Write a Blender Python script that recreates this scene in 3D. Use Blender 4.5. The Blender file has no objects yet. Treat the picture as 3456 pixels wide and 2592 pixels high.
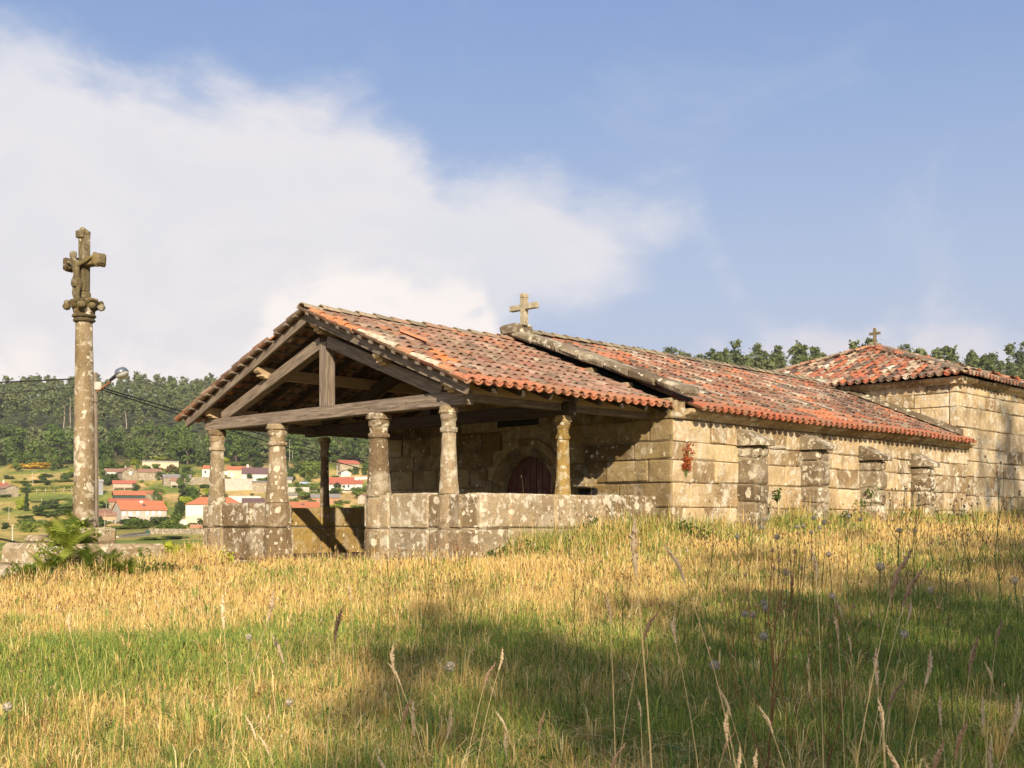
import bpy, math, random
import numpy as np
from mathutils import Vector, Matrix

random.seed(11)
RNG = np.random.default_rng(11)
scene = bpy.context.scene
COL = scene.collection

# ------------------------------------------------------------------ camera, world, sun, exposure
F_PX, HORIZON, IMG_W, IMG_H = 3871.76, 1756.65, 3456.0, 2592.0
EYE = 1.4                                    # camera height above the zero level
cam_data = bpy.data.cameras.new("camera")
cam = bpy.data.objects.new("camera", cam_data)
COL.objects.link(cam)
cam.location = (0, 0, EYE)
cam.rotation_euler = (math.radians(90), 0, 0)
cam_data.sensor_width = 36.0
cam_data.lens = F_PX / IMG_W * 36.0
cam_data.shift_y = (HORIZON - IMG_H / 2) / IMG_W
cam_data.clip_start = 0.1
cam_data.clip_end = 6000
cam_data.dof.use_dof = True
cam_data.dof.focus_distance = 24.0
cam_data.dof.aperture_fstop = 16.0
scene.camera = cam

SUN_TRAVEL = Vector((-0.283, 1.872, -1.0)).normalized()
SUN_ELEV = math.asin(-SUN_TRAVEL.z)
sun_data = bpy.data.lights.new("sun", 'SUN')
sun_data.energy = 4.6
sun_data.angle = math.radians(0.5)
sun_data.color = (1.0, 0.84, 0.62)
sun = bpy.data.objects.new("sun", sun_data)
sun.rotation_euler = SUN_TRAVEL.to_track_quat('-Z', 'Y').to_euler()
sun.location = (10, -40, 40)
COL.objects.link(sun)

scene.view_settings.view_transform = 'Standard'
scene.view_settings.look = 'None'
scene.view_settings.gamma = 1.0
scene.view_settings.use_curve_mapping = False
scene.view_settings.exposure = 0.90


class G:
    """small node-graph helper"""
    def __init__(self, tree):
        self.t = tree
        tree.nodes.clear()

    def n(self, typ, ins=None, **attrs):
        nd = self.t.nodes.new(typ)
        for k, v in attrs.items():
            setattr(nd, k, v)
        for k, v in (ins or {}).items():
            self.put(nd.inputs[k], v)
        return nd

    def put(self, sock, v):
        if isinstance(v, bpy.types.NodeSocket):
            self.t.links.new(v, sock)
        elif isinstance(v, (tuple, list)) and len(v) == 3 and sock.type == 'RGBA':
            sock.default_value = (*v, 1)
        else:
            sock.default_value = v

    def math(self, op, a, b=0.0, c=0.0, clamp=False):
        nd = self.n('ShaderNodeMath', {0: a, 1: b, 2: c}, operation=op)
        nd.use_clamp = clamp
        return nd.outputs[0]

    def mix(self, f, a, b, blend='MIX'):
        nd = self.n('ShaderNodeMix', None, data_type='RGBA', blend_type=blend)
        self.put(nd.inputs[0], f)
        self.put(nd.inputs[6], a)
        self.put(nd.inputs[7], b)
        return nd.outputs[2]

    def noise(self, vec, scale, detail=4, rough=0.55, dist=0.0):
        return self.n('ShaderNodeTexNoise', {'Vector': vec, 'Scale': scale, 'Detail': detail, 'Roughness': rough,
                                             'Distortion': dist}).outputs[0]

    def step(self, v, a, b):
        return self.n('ShaderNodeMapRange', {0: v, 1: a, 2: b}, interpolation_type='SMOOTHSTEP').outputs[0]

    def ramp(self, f, stops):
        nd = self.n('ShaderNodeValToRGB', {0: f})
        el = nd.color_ramp.elements
        while len(el) < len(stops):
            el.new(0.5)
        for e, (p, c) in zip(el, stops):
            e.position = p
            e.color = (*c, 1) if len(c) == 3 else c
        return nd.outputs[0]

    def scale(self, vec, s):
        return self.n('ShaderNodeMapping', {'Vector': vec, 'Scale': s}).outputs[0]

    def pos(self):
        return self.n('ShaderNodeNewGeometry').outputs['Position']

    def obj(self):
        return self.n('ShaderNodeTexCoord').outputs['Object']

    def rand(self):
        return self.n('ShaderNodeObjectInfo').outputs['Random']

    def bump(self, h, strength=0.4, dist=0.02):
        return self.n('ShaderNodeBump', {'Height': h, 'Strength': strength, 'Distance': dist}).outputs[0]

    def out(self, shader):
        o = self.n('ShaderNodeOutputMaterial')
        self.t.links.new(shader, o.inputs[0])

    def pbr(self, col, rough=0.85, normal=None, spec=0.25, **k):
        ins = {'Base Color': col, 'Roughness': rough, 'Specular IOR Level': spec}
        ins.update(k)
        p = self.n('ShaderNodeBsdfPrincipled', ins)
        if normal is not None:
            self.put(p.inputs['Normal'], normal)
        return p.outputs[0]


def newmat(name):
    m = bpy.data.materials.new(name)
    m.use_nodes = True
    return m, G(m.node_tree)


# ---- sky: Nishita plus drifting cloud, all as functions of the direction looked in
world = bpy.data.worlds.new("World")
scene.world = world
world.use_nodes = True
g = G(world.node_tree)
sky = g.n('ShaderNodeTexSky', None, sky_type='NISHITA')
sky.sun_disc = False
sky.sun_elevation = SUN_ELEV
sky.sun_rotation = math.atan2(-SUN_TRAVEL.x, -SUN_TRAVEL.y)
sky.altitude = 200
sky.air_density = 1.0
sky.dust_density = 1.2
sky.ozone_density = 1.6
dirv = g.n('ShaderNodeTexCoord').outputs['Generated']
sep = g.n('ShaderNodeSeparateXYZ', {0: dirv})
az = g.math('ARCTAN2', sep.outputs[0], sep.outputs[1])
el = g.math('ARCSINE', sep.outputs[2])


def d_dir(xd, yd):                            # azimuth and elevation of a spot in the sky
    p, q = (xd - 1106) / 2478.0, (1124.3 - yd) / 2478.0
    a = math.atan(p)
    return a, math.atan(q * math.cos(a))


def sky_curve(points, lo=-1.6, hi=1.6, outside=None):
    nd = g.n('ShaderNodeFloatCurve')
    fac = g.n('ShaderNodeMapRange', {0: az, 1: lo, 2: hi}).outputs[0]
    g.put(nd.inputs['Value'], fac)
    cv = nd.mapping.curves[0]
    pts = []
    for a, e in points:
        pts.append(((a - lo) / (hi - lo), (e + 0.5)))
    while len(cv.points) < len(pts):
        cv.points.new(0.5, 0.5)
    for p, (x, y) in zip(cv.points, pts):
        p.location = (x, min(max(y, 0), 1))
        p.handle_type = 'AUTO_CLAMPED'
    nd.mapping.update()
    return g.math('SUBTRACT', nd.outputs[0], 0.5)


top_pts = [(-1.6, .30), (-.9, .36), (-.55, .37)] + [d_dir(*p) for p in
           ((0, 30), (120, 55), (250, 125), (450, 180), (720, 200), (900, 300), (1000, 355), (1150, 350),
            (1300, 410), (1480, 430), (1560, 540), (1700, 715), (2100, 700), (2300, 760))] + [(.7, .16), (1.0, .2), (1.6, .25)]
e_top = sky_curve(top_pts)
bot_pts = [(-1.6, -.4), (-.2, -.35)] + [d_dir(*p) for p in ((1020, 1000), (1085, 740), (1180, 660), (1320, 600), (1430, 545),
           (1490, 500), (1540, 540))] + [(.3, -.1), (.55, -.3), (1.6, -.4)]
e_bot = sky_curve(bot_pts)
sv = g.n('ShaderNodeMapping', {'Vector': dirv, 'Scale': (1.0, 1.0, 1.7)}).outputs[0]
n1 = g.noise(sv, 5.5, 7, 0.58, 0.6)
n2 = g.noise(sv, 17.0, 6, 0.6, 0.4)
n3 = g.noise(sv, 2.6, 5, 0.5, 0.3)
wob = g.math('ADD', g.math('MULTIPLY', g.math('SUBTRACT', n1, .5), .10), g.math('MULTIPLY', g.math('SUBTRACT', n2, .5), .06))
m_top = g.step(g.math('ADD', g.math('SUBTRACT', e_top, el), wob), -.02, .05)
m_bot = g.step(g.math('ADD', g.math('SUBTRACT', el, e_bot), wob), -.04, .035)
cloud = g.math('MULTIPLY', m_top, m_bot)
veil = g.math('MULTIPLY', g.step(n1, .52, .78), g.step(el, .62, .12))
veil = g.math('MULTIPLY', veil, .30)
high = g.math('MULTIPLY', g.step(n3, .40, .62), g.step(el, .44, .75))       # unseen broken cloud added overhead as fill light
low = g.math('MULTIPLY', g.step(el, .47, .02), .95)           # pale air towards the horizon
# heaped bright cloud low in the sky
hp = [(-1.6, .10), (-.6, .09)] + [d_dir(*p) for p in ((0, 715), (60, 705), (150, 770), (250, 755), (340, 745), (400, 765),
      (470, 770), (540, 715), (620, 590), (700, 560), (820, 545), (930, 575), (1030, 585), (1075, 680), (1110, 760), (1300, 830), (1440, 752), (1600, 728), (1800, 708), (2000, 704), (2212, 740))] + \
     [(.6, .05), (1.6, .05)]
e_heap = sky_curve(hp)
puff = g.noise(sv, 26.0, 5, 0.55, 0.2)
hwob = g.math('ADD', g.math('MULTIPLY', g.math('SUBTRACT', puff, .5), .055), g.math('MULTIPLY', g.math('SUBTRACT', n2, .5), .04))
heap = g.step(g.math('ADD', g.math('SUBTRACT', e_heap, el), hwob), -.006, .032)
heap = g.math('MULTIPLY', heap, g.step(puff, .2, .5))
thick = g.math('MAXIMUM', g.math('MULTIPLY', cloud, g.math('ADD', .92, g.math('MULTIPLY', n1, .25)), clamp=True), high)
n4 = g.noise(sv, 8.5, 8, .62, 1.1)
ccol = g.mix(g.step(n3, .36, .62), (4.45, 4.5, 4.9), (5.1, 4.9, 5.0))
ccol = g.mix(g.math('MULTIPLY', g.step(n1, .5, .75), .5), ccol, (5.35, 5.1, 5.15))
ccol = g.mix(g.math('MULTIPLY', g.step(n4, .60, .40), .50), ccol, (4.5, 4.5, 4.85))
blue = g.mix(.72, sky.outputs[0], (1.35, 2.05, 3.75))
blue = g.mix(low, blue, (3.3, 3.6, 4.4))
c1 = g.mix(veil, blue, ccol)
c2 = g.mix(thick, c1, ccol)
c3 = g.mix(heap, c2, g.mix(g.step(az, .02, .12), (5.9, 5.5, 5.3), (4.6, 4.4, 4.7)))
bg = g.n('ShaderNodeBackground', {'Color': c3, 'Strength': 0.092})
wo = g.n('ShaderNodeOutputWorld')
g.t.links.new(bg.outputs[0], wo.inputs[0])


# ------------------------------------------------------------------ mesh helpers
def mesh_np(name, V, quads=None, tris=None, col=None, smooth=False):
    V = np.asarray(V, np.float32)
    q = np.zeros((0, 4), np.int32) if quads is None or len(quads) == 0 else np.asarray(quads, np.int32)
    t = np.zeros((0, 3), np.int32) if tris is None or len(tris) == 0 else np.asarray(tris, np.int32)
    me = bpy.data.meshes.new(name)
    me.vertices.add(len(V))
    me.vertices.foreach_set('co', V.ravel())
    nl = q.size + t.size
    me.loops.add(nl)
    me.loops.foreach_set('vertex_index', np.concatenate([q.ravel(), t.ravel()]).astype(np.int32))
    me.polygons.add(len(q) + len(t))
    st = np.concatenate([np.arange(len(q)) * 4, q.size + np.arange(len(t)) * 3]).astype(np.int32)
    me.polygons.foreach_set('loop_start', st)
    me.polygons.foreach_set('use_smooth', np.full(len(st), smooth, bool))
    if col is not None:
        a = me.color_attributes.new('Col', 'FLOAT_COLOR', 'POINT')
        c = np.ones((len(V), 4), np.float32)
        c[:, :3] = col
        a.data.foreach_set('color', c.ravel())
    me.update(calc_edges=True)
    return me


def mesh_py(name, V, F, smooth=False):
    me = bpy.data.meshes.new(name)
    me.from_pydata([tuple(map(float, v)) for v in V], [], [tuple(f) for f in F])
    if smooth:
        me.polygons.foreach_set('use_smooth', [True] * len(me.polygons))
    me.update()
    return me


def put(name, me, mat=None, parent=None, loc=(0, 0, 0), rot=None, **props):
    o = bpy.data.objects.new(name, me)
    COL.objects.link(o)
    if mat is not None and me is not None and len(me.materials) == 0:
        me.materials.append(mat)
    if parent is not None:
        o.parent = parent
    o.location = loc
    if rot is not None:
        o.rotation_euler = rot
    for k, v in props.items():
        o[k] = v
    return o


def thing(name, label, cat, loc, rotz=0, group=None):
    o = put(name, None, None, None, loc, (0, 0, rotz), label=label, category=cat)
    if group:
        o['group'] = group
    return o


class MB:
    def __init__(self):
        self.V, self.F = [], []

    def add(self, V, F):
        b = len(self.V)
        self.V += [tuple(v) for v in V]
        self.F += [tuple(i + b for i in f) for f in F]
        return self

    def box(self, a, b, bev=0.0, jit=0.0):
        V, F = block(a, b, bev, jit)
        return self.add(V, F)

    def prism(self, poly, axis, lo, hi):
        """poly: 2-D outline (counter-clockwise), extruded along axis from lo to hi"""
        n = len(poly)
        V = []
        for h in (lo, hi):
            for p in poly:
                c = [0, 0, 0]
                o = [i for i in range(3) if i != axis]
                c[o[0]], c[o[1]], c[axis] = p[0], p[1], h
                V.append(c)
        F = [tuple(range(n))[::-1], tuple(range(n, 2 * n))]
        F += [(i, (i + 1) % n, n + (i + 1) % n, n + i) for i in range(n)]
        return self.add(V, F)

    def tube(self, pts, radii, seg=6, cap=True):
        pts = [Vector(p) for p in pts]
        V, F = [], []
        up = Vector((0.31, 0.12, 0.94))
        for i, p in enumerate(pts):
            d = (pts[min(i + 1, len(pts) - 1)] - pts[max(i - 1, 0)]).normalized()
            if abs(d.dot(up)) > 0.97:
                up = Vector((1, 0.1, 0))
            s = d.cross(up).normalized()
            t = s.cross(d).normalized()
            r = radii[i] if hasattr(radii, '__len__') else radii
            for k in range(seg):
                a = 2 * math.pi * k / seg
                V.append(p + s * (r * math.cos(a)) + t * (r * math.sin(a)))
        for i in range(len(pts) - 1):
            for k in range(seg):
                F.append((i * seg + k, i * seg + (k + 1) % seg, (i + 1) * seg + (k + 1) % seg, (i + 1) * seg + k))
        if cap:
            F.append(tuple(range(seg))[::-1])
            F.append(tuple((len(pts) - 1) * seg + k for k in range(seg)))
        return self.add(V, F)

    def lathe(self, prof, seg=16, square=0.0, jit=0.0, phase=0.0, cx=0, cy=0):
        """prof: (radius, z); square>0 pulls the section towards a chamfered square"""
        V, F = [], []
        for r, z in prof:
            for k in range(seg):
                a = 2 * math.pi * k / seg + phase
                c, s = math.cos(a), math.sin(a)
                e = 1.0 / max(abs(c), abs(s))
                rr = r * ((1 - square) + square * min(e, 1.22)) + random.uniform(-jit, jit)
                V.append((cx + rr * c, cy + rr * s, z + random.uniform(-jit, jit) * .5))
        for i in range(len(prof) - 1):
            for k in range(seg):
                F.append((i * seg + k, i * seg + (k + 1) % seg, (i + 1) * seg + (k + 1) % seg, (i + 1) * seg + k))
        F.append(tuple(range(seg))[::-1])
        F.append(tuple((len(prof) - 1) * seg + k for k in range(seg)))
        return self.add(V, F)

    def mesh(self, name, smooth=False):
        return mesh_py(name, self.V, self.F, smooth)

    def obj(self, name, mat, parent=None, loc=(0, 0, 0), smooth=False, rot=None, **props):
        return put(name, self.mesh(name, smooth), mat, parent, loc, rot, **props)

    def part(self, name, mat, parent, smooth=False, **props):
        """object whose origin is the centre of its own mesh"""
        A = np.array(self.V)
        c = (A.min(0) + A.max(0)) / 2
        self.V = [tuple(v) for v in (A - c)]
        return put(name, self.mesh(name, smooth), mat, parent, tuple(c), None, **props)


def block(a, b, bev=0.0, jit=0.0):
    a = [min(p, q) for p, q in zip(a, b)] if False else list(a)
    b = list(b)
    if bev <= 0:
        V = [(x, y, z) for x in (a[0], b[0]) for y in (a[1], b[1]) for z in (a[2], b[2])]
        return V, [(0, 1, 3, 2), (4, 6, 7, 5), (0, 4, 5, 1), (2, 3, 7, 6), (0, 2, 6, 4), (1, 5, 7, 3)]
    bev = min([bev] + [abs(b[i] - a[i]) * .45 for i in range(3)])
    V, idx = [], {}
    for i in (0, 1):
        for j in (0, 1):
            for k in (0, 1):
                s = (i, j, k)
                j0 = [random.uniform(-jit, jit) for _ in range(3)]
                for ax in range(3):            # vertex on the face normal to ax
                    p = []
                    for c in range(3):
                        q = b[c] if s[c] else a[c]
                        if c != ax:
                            q += (-bev if s[c] else bev) * random.uniform(.6, 1.5)
                        p.append(q + j0[c] * (1 if c != ax else .5))
                    idx[(s, ax)] = len(V)
                    V.append(p)
    F = []
    for ax in range(3):
        o1, o2 = (ax + 1) % 3, (ax + 2) % 3
        for sd in (0, 1):
            ring = []
            for (p, q) in ((0, 0), (1, 0), (1, 1), (0, 1)):
                s = [0, 0, 0]
                s[ax], s[o1], s[o2] = sd, p, q
                ring.append(idx[(tuple(s), ax)])
            F.append(tuple(ring if sd else ring[::-1]))
    for ax in range(3):                        # edges parallel to ax
        o1, o2 = (ax + 1) % 3, (ax + 2) % 3
        for p in (0, 1):
            for q in (0, 1):
                s0, s1 = [0, 0, 0], [0, 0, 0]
                for s, e in ((s0, 0), (s1, 1)):
                    s[ax], s[o1], s[o2] = e, p, q
                s0, s1 = tuple(s0), tuple(s1)
                r = (idx[(s0, o1)], idx[(s1, o1)], idx[(s1, o2)], idx[(s0, o2)])
                F.append(r if p == q else r[::-1])
    for i in (0, 1):
        for j in (0, 1):
            for k in (0, 1):
                r = (idx[((i, j, k), 0)], idx[((i, j, k), 1)], idx[((i, j, k), 2)])
                F.append(r if (i + j + k) % 2 else r[::-1])
    return V, F


def vnoise(x, y, seed=0):
    """smooth value noise on arrays, 0..1"""
    x, y = np.asarray(x, float), np.asarray(y, float)
    xi, yi = np.floor(x), np.floor(y)
    fx, fy = x - xi, y - yi
    fx, fy = fx * fx * (3 - 2 * fx), fy * fy * (3 - 2 * fy)

    def h(a, b):
        v = np.sin(a * 127.1 + b * 311.7 + seed * 74.7) * 43758.5453
        return v - np.floor(v)
    return (h(xi, yi) * (1 - fx) + h(xi + 1, yi) * fx) * (1 - fy) + (h(xi, yi + 1) * (1 - fx) + h(xi + 1, yi + 1) * fx) * fy


def fbm(x, y, seed=0, oct=3):
    s, a, t = 0, .5, 0
    for i in range(oct):
        s = s + a * vnoise(np.asarray(x) * 2 ** i, np.asarray(y) * 2 ** i, seed + i)
        t += a
        a *= .5
    return s / t


# ------------------------------------------------------------------ materials
def stone_mat(name, cols, lichen=.5, dark=.35, yellow=0.0, spots=.5, seed=0.0, wash_k=1.0):
    m, g = newmat(name)
    p = g.n('ShaderNodeMapping', {'Vector': g.pos(), 'Location': (seed, seed * .7, seed * .3)}).outputs[0]
    base = g.ramp(g.noise(p, 1.7, 6, .6), [(.28, cols[0]), (.5, cols[1]), (.72, cols[2])])
    r = g.rand()
    base = g.mix(1.0, base, g.ramp(r, [(0, (.58, .51, .43)), (.25, (.74, .66, .57)), (.42, (1.05, .99, .91)), (.8, (1.25, 1.2, 1.1)), (1, (.84, .82, .79))]), 'MULTIPLY')
    grain = g.noise(p, 75, 3, .7)
    base = g.mix(1.0, base, g.ramp(grain, [(.3, (.72, .72, .72)), (.7, (1.22, 1.2, 1.18))]), 'MULTIPLY')
    streak = g.noise(g.scale(p, (4.5, 4.5, .8)), 1.3, 5, .6)
    base = g.mix(g.math('MULTIPLY', g.step(streak, .53, .75), dark), base, (.075, .066, .05))
    if yellow > 0:
        base = g.mix(g.math('MULTIPLY', g.step(g.noise(p, 2.3, 5, .6, .4), .48, .68), yellow), base, (.38, .27, .06))
    ln = g.noise(p, 6.5, 6, .62, .3)
    lm = g.noise(p, 1.1, 3, .5)
    wash = g.math('MULTIPLY', g.step(g.noise(p, 2.6, 6, .68, .5), .50, .64), min(.75, .25 + lichen) * wash_k)
    base = g.mix(wash, base, g.mix(g.noise(p, 21, 4, .7), (.46, .42, .33), (.70, .64, .51)))
    blot = g.math('MULTIPLY', g.step(g.noise(p, 3.4, 6, .7, .6), .56, .66), min(.8, dark + .2))
    base = g.mix(blot, base, (.105, .08, .058))
    big = g.step(g.math('ADD', ln, g.math('MULTIPLY', g.math('SUBTRACT', lm, .5), .5)), .66 - .16 * lichen, .70 - .14 * lichen)
    lic = g.mix(g.noise(p, 30, 3, .6), (.52, .49, .40), (.76, .71, .57))
    base = g.mix(g.math('MULTIPLY', big, min(1, .4 + lichen * .6)), base, lic)
    dv = g.n('ShaderNodeVectorMath', {0: p, 1: g.n('ShaderNodeVectorMath', {0: g.n('ShaderNodeTexNoise', {'Vector': p, 'Scale': 14.0}).outputs[1],
             'Scale': .10}, operation='SCALE').outputs[0]}, operation='ADD').outputs[0]
    vo = g.n('ShaderNodeTexVoronoi', {'Vector': dv, 'Scale': 11.0})
    sepc = g.n('ShaderNodeSeparateColor', {0: vo.outputs['Color']})
    rad = g.math('MULTIPLY', sepc.outputs[0], .42)
    sp = g.math('MULTIPLY', g.step(g.math('SUBTRACT', rad, vo.outputs['Distance']), -.01, .05), g.math('GREATER_THAN', sepc.outputs[1], 1 - spots * .75))
    base = g.mix(g.math('MULTIPLY', sp, .85), base, (.66, .62, .50))
    v0 = g.n('ShaderNodeTexVoronoi', {'Vector': dv, 'Scale': 5.2})
    s0 = g.n('ShaderNodeSeparateColor', {0: v0.outputs['Color']})
    sp0 = g.math('MULTIPLY', g.step(g.math('SUBTRACT', g.math('MULTIPLY', s0.outputs[0], .40), v0.outputs['Distance']), -.02, .04), g.math('GREATER_THAN', s0.outputs[1], 1 - spots * .55))
    base = g.mix(g.math('MULTIPLY', sp0, .8), base, (.68, .63, .50))
    v2 = g.n('ShaderNodeTexVoronoi', {'Vector': dv, 'Scale': 34.0})
    s2 = g.n('ShaderNodeSeparateColor', {0: v2.outputs['Color']})
    sp2 = g.math('MULTIPLY', g.step(v2.outputs['Distance'], .3, .18), g.math('GREATER_THAN', s2.outputs[0], 1 - spots * .35))
    base = g.mix(g.math('MULTIPLY', sp2, .7), base, (.62, .58, .48))
    h = g.math('ADD', g.math('MULTIPLY', g.noise(p, 7, 7, .7), 1.0), g.math('MULTIPLY', grain, .35))
    g.out(g.pbr(base, .92, g.bump(h, 1.0, .05), .15))
    return m


M = {}
M['wall_stone'] = stone_mat('warm_granite', ((.27, .205, .13), (.47, .38, .245), (.64, .535, .365)), .46, .26, .06, .45, 0, 1.25)
M['facade_stone'] = stone_mat('facade_granite', ((.15, .115, .07), (.25, .20, .115), (.33, .27, .16)), .05, .45, .22, .12, 3)  # granite darkened so its colour carries the shade inside the porch
M['parapet_stone'] = stone_mat('lichened_granite', ((.22, .175, .115), (.33, .27, .185), (.42, .35, .25)), .60, .20, .10, 1.0, 7, .5)
M['shaft_stone'] = stone_mat('shaft_granite', ((.19, .145, .085), (.28, .22, .14), (.34, .28, .185)), .62, .22, .10, .35, 15)
M['column_stone'] = stone_mat('column_granite', ((.19, .145, .095), (.30, .24, .165), (.37, .31, .215)), .30, .30, .12, .75, 11)
M['buttress_stone'] = stone_mat('buttress_granite', ((.12, .095, .065), (.21, .175, .125), (.33, .28, .205)), .60, .5, .06, .5, 5, .7)
M['coping_stone'] = stone_mat('coping_granite', ((.16, .14, .105), (.25, .22, .17), (.34, .305, .24)), .36, .35, .04, .3, 9)
M['cross_stone'] = stone_mat('cross_granite', ((.09, .076, .046), (.15, .128, .076), (.21, .18, .11)), .16, .45, .22, .2, 13)
M['pale_cross'] = stone_mat('pale_granite', ((.23, .205, .155), (.33, .30, .23), (.41, .375, .29)), .30, .25, .05, .3, 17)
M['yellow_stone'] = stone_mat('mossy_granite', ((.24, .17, .07), (.33, .24, .09), (.38, .29, .12)), .10, .35, .45, .35, 21)
m, g = newmat('lime_mortar')
p = g.pos()
g.out(g.pbr(g.ramp(g.noise(p, 8, 5), [(.3, (.17, .14, .095)), (.7, (.36, .30, .21))]), .95, g.bump(g.noise(p, 40, 4), .5, .02)))
M['mortar'] = m


def tile_mat(name, source):
    m, g = newmat(name)
    p = g.pos()
    if source == 'object':
        base = g.n('ShaderNodeObjectInfo').outputs['Color']
    else:
        base = g.n('ShaderNodeVertexColor', None, layer_name='Col').outputs[0]
    base = g.mix(1.0, base, g.ramp(g.noise(p, 22, 5, .65), [(.28, (.55, .52, .5)), (.5, (1, 1, 1)), (.75, (1.3, 1.22, 1.15))]), 'MULTIPLY')
    base = g.mix(g.math('MULTIPLY', g.step(g.noise(p, 6, 5, .65, .4), .5, .68), .55), base, (.27, .22, .16))
    base = g.mix(g.math('MULTIPLY', g.step(g.noise(p, 13, 5, .65, .3), .6, .70), .5), base, (.44, .37, .28))
    base = g.mix(g.math('MULTIPLY', g.step(g.noise(p, 1.4, 5, .65, .6), .44, .66), .45), base, (.20, .155, .11))
    base = g.mix(g.math('MULTIPLY', g.step(g.noise(p, 9.3, 5, .7, .5), .58, .72), .6), base, (.06, .05, .04))
    g.out(g.pbr(base, .88, g.bump(g.noise(p, 55, 4, .7), .4, .015), .2))
    return m


M['tile'] = tile_mat('clay_tile', 'object')
M['tile_stuff'] = tile_mat('clay_tile_field', 'attr')

m, g = newmat('weathered_timber')
o = g.obj()
gr = g.noise(g.scale(o, (1.1, 16, 16)), 2.2, 6, .6, .6)
gr2 = g.noise(g.scale(o, (.8, 50, 50)), 2.0, 4, .6)
base = g.ramp(gr, [(.30, (.075, .060, .050)), (.48, (.16, .132, .110)), (.70, (.27, .232, .195))])
base = g.mix(1.0, base, g.ramp(g.rand(), [(0, (.8, .78, .78)), (1, (1.15, 1.1, 1.02))]), 'MULTIPLY')
base = g.mix(g.math('MULTIPLY', g.step(gr2, .55, .7), .5), base, (.07, .05, .035))
kn = g.n('ShaderNodeTexVoronoi', {'Vector': g.scale(o, (1.0, 3.2, 3.2)), 'Scale': 2.6})
base = g.mix(g.math('MULTIPLY', g.step(kn.outputs['Distance'], .11, .05), .8), base, (.05, .034, .024))
g.out(g.pbr(base, .8, g.bump(g.math('ADD', gr, g.math('MULTIPLY', gr2, .6)), .35, .01), .2))
M['timber'] = m
m, g = newmat('shaded_timber')
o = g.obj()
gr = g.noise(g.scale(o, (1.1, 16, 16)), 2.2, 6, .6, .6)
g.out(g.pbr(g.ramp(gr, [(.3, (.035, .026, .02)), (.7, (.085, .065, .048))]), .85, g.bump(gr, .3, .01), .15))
M['timber_shaded'] = m  # darker copy of the timber: shade under the porch roof put into colour
m, g = newmat('fresh_timber')
o = g.obj()
gr = g.noise(g.scale(o, (1.1, 16, 16)), 2.2, 6, .6, .6)
g.out(g.pbr(g.ramp(gr, [(.3, (.30, .21, .12)), (.7, (.48, .37, .23))]), .75, g.bump(gr, .3, .01), .2))
M['timber_light'] = m
m, g = newmat('painted_door')
o = g.pos()
g.out(g.pbr(g.ramp(g.noise(o, 5, 5), [(.3, (.07, .028, .024)), (.7, (.13, .055, .045))]), .6, g.bump(g.noise(g.scale(o, (20, 20, 1)), 2, 4), .3, .01)))
M['door'] = m


def plain(name, c0, c1=None, scale=1.5, rough=.85, bump=0.0, spec=.2, metal=0.0):
    m, g = newmat(name)
    p = g.pos()
    c1 = c1 or tuple(x * .8 for x in c0)
    nz = g.noise(p, scale, 5, .6)
    nor = g.bump(g.noise(p, scale * 6, 4), bump, .02) if bump else None
    g.out(g.pbr(g.ramp(nz, [(.3, c1), (.7, c0)]), rough, nor, spec, Metallic=metal))
    return m


M['white'] = plain('white_render', (.62, .60, .56), (.50, .48, .43), .6)
M['cream'] = plain('cream_render', (.55, .48, .35), (.46, .39, .28), .6)
M['grey_render'] = plain('grey_render', (.44, .41, .36), (.33, .30, .26), .5)
M['ochre'] = plain('ochre_render', (.56, .47, .34), (.46, .38, .27), .3)
M['concrete'] = plain('concrete', (.46, .43, .38), (.33, .30, .26), .8, .9, .3)
M['asphalt'] = plain('asphalt', (.13, .12, .11), (.09, .085, .08), .4, .95)
M['green_metal'] = plain('green_sheet', (.035, .075, .062), (.025, .055, .048), .3, .5)
M['grey_metal'] = plain('grey_sheet', (.30, .31, .33), (.20, .20, .21), .5, .5)
M['dark'] = plain('dark_opening', (.02, .02, .02), (.012, .012, .012), 2)
M['pane'] = plain('window_glass', (.05, .06, .07), (.03, .035, .04), 1, .15, 0, .5)
M['shutter'] = plain('white_shutter', (.74, .73, .70), (.66, .64, .60), 2)
M['rust'] = plain('rusty_steel', (.30, .13, .06), (.16, .07, .04), 30, .7)
M['black'] = plain('black_cable', (.02, .02, .02), (.015, .015, .015), 3, .6)
M['pole'] = plain('concrete_pole', (.24, .20, .15), (.15, .12, .09), 6, .9, .3)
M['lamp_metal'] = plain('lamp_shell', (.18, .20, .24), (.13, .15, .18), 8, .4, 0, .5, .5)
M['lamp_glass'] = plain('lamp_glass', (.34, .34, .30), (.26, .26, .23), 8, .2)
M['brick'] = plain('brick_wall', (.42, .22, .14), (.32, .17, .11), 1.2, .9, .4)
M['bin'] = plain('green_plastic', (.02, .10, .06), (.015, .08, .05), 3, .5)
M['car_paint'] = plain('silver_blue_paint', (.45, .55, .70), (.42, .52, .66), 1, .25, 0, .5, .3)
M['earth'] = plain('trodden_earth', (.12, .09, .055), (.08, .06, .04), 3, .95, .5)  # porch floor, darkened so less light bounces and the shade deepens
M['tyre'] = plain('tyre_rubber', (.02, .02, .02), (.015, .015, .015), 3)


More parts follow.
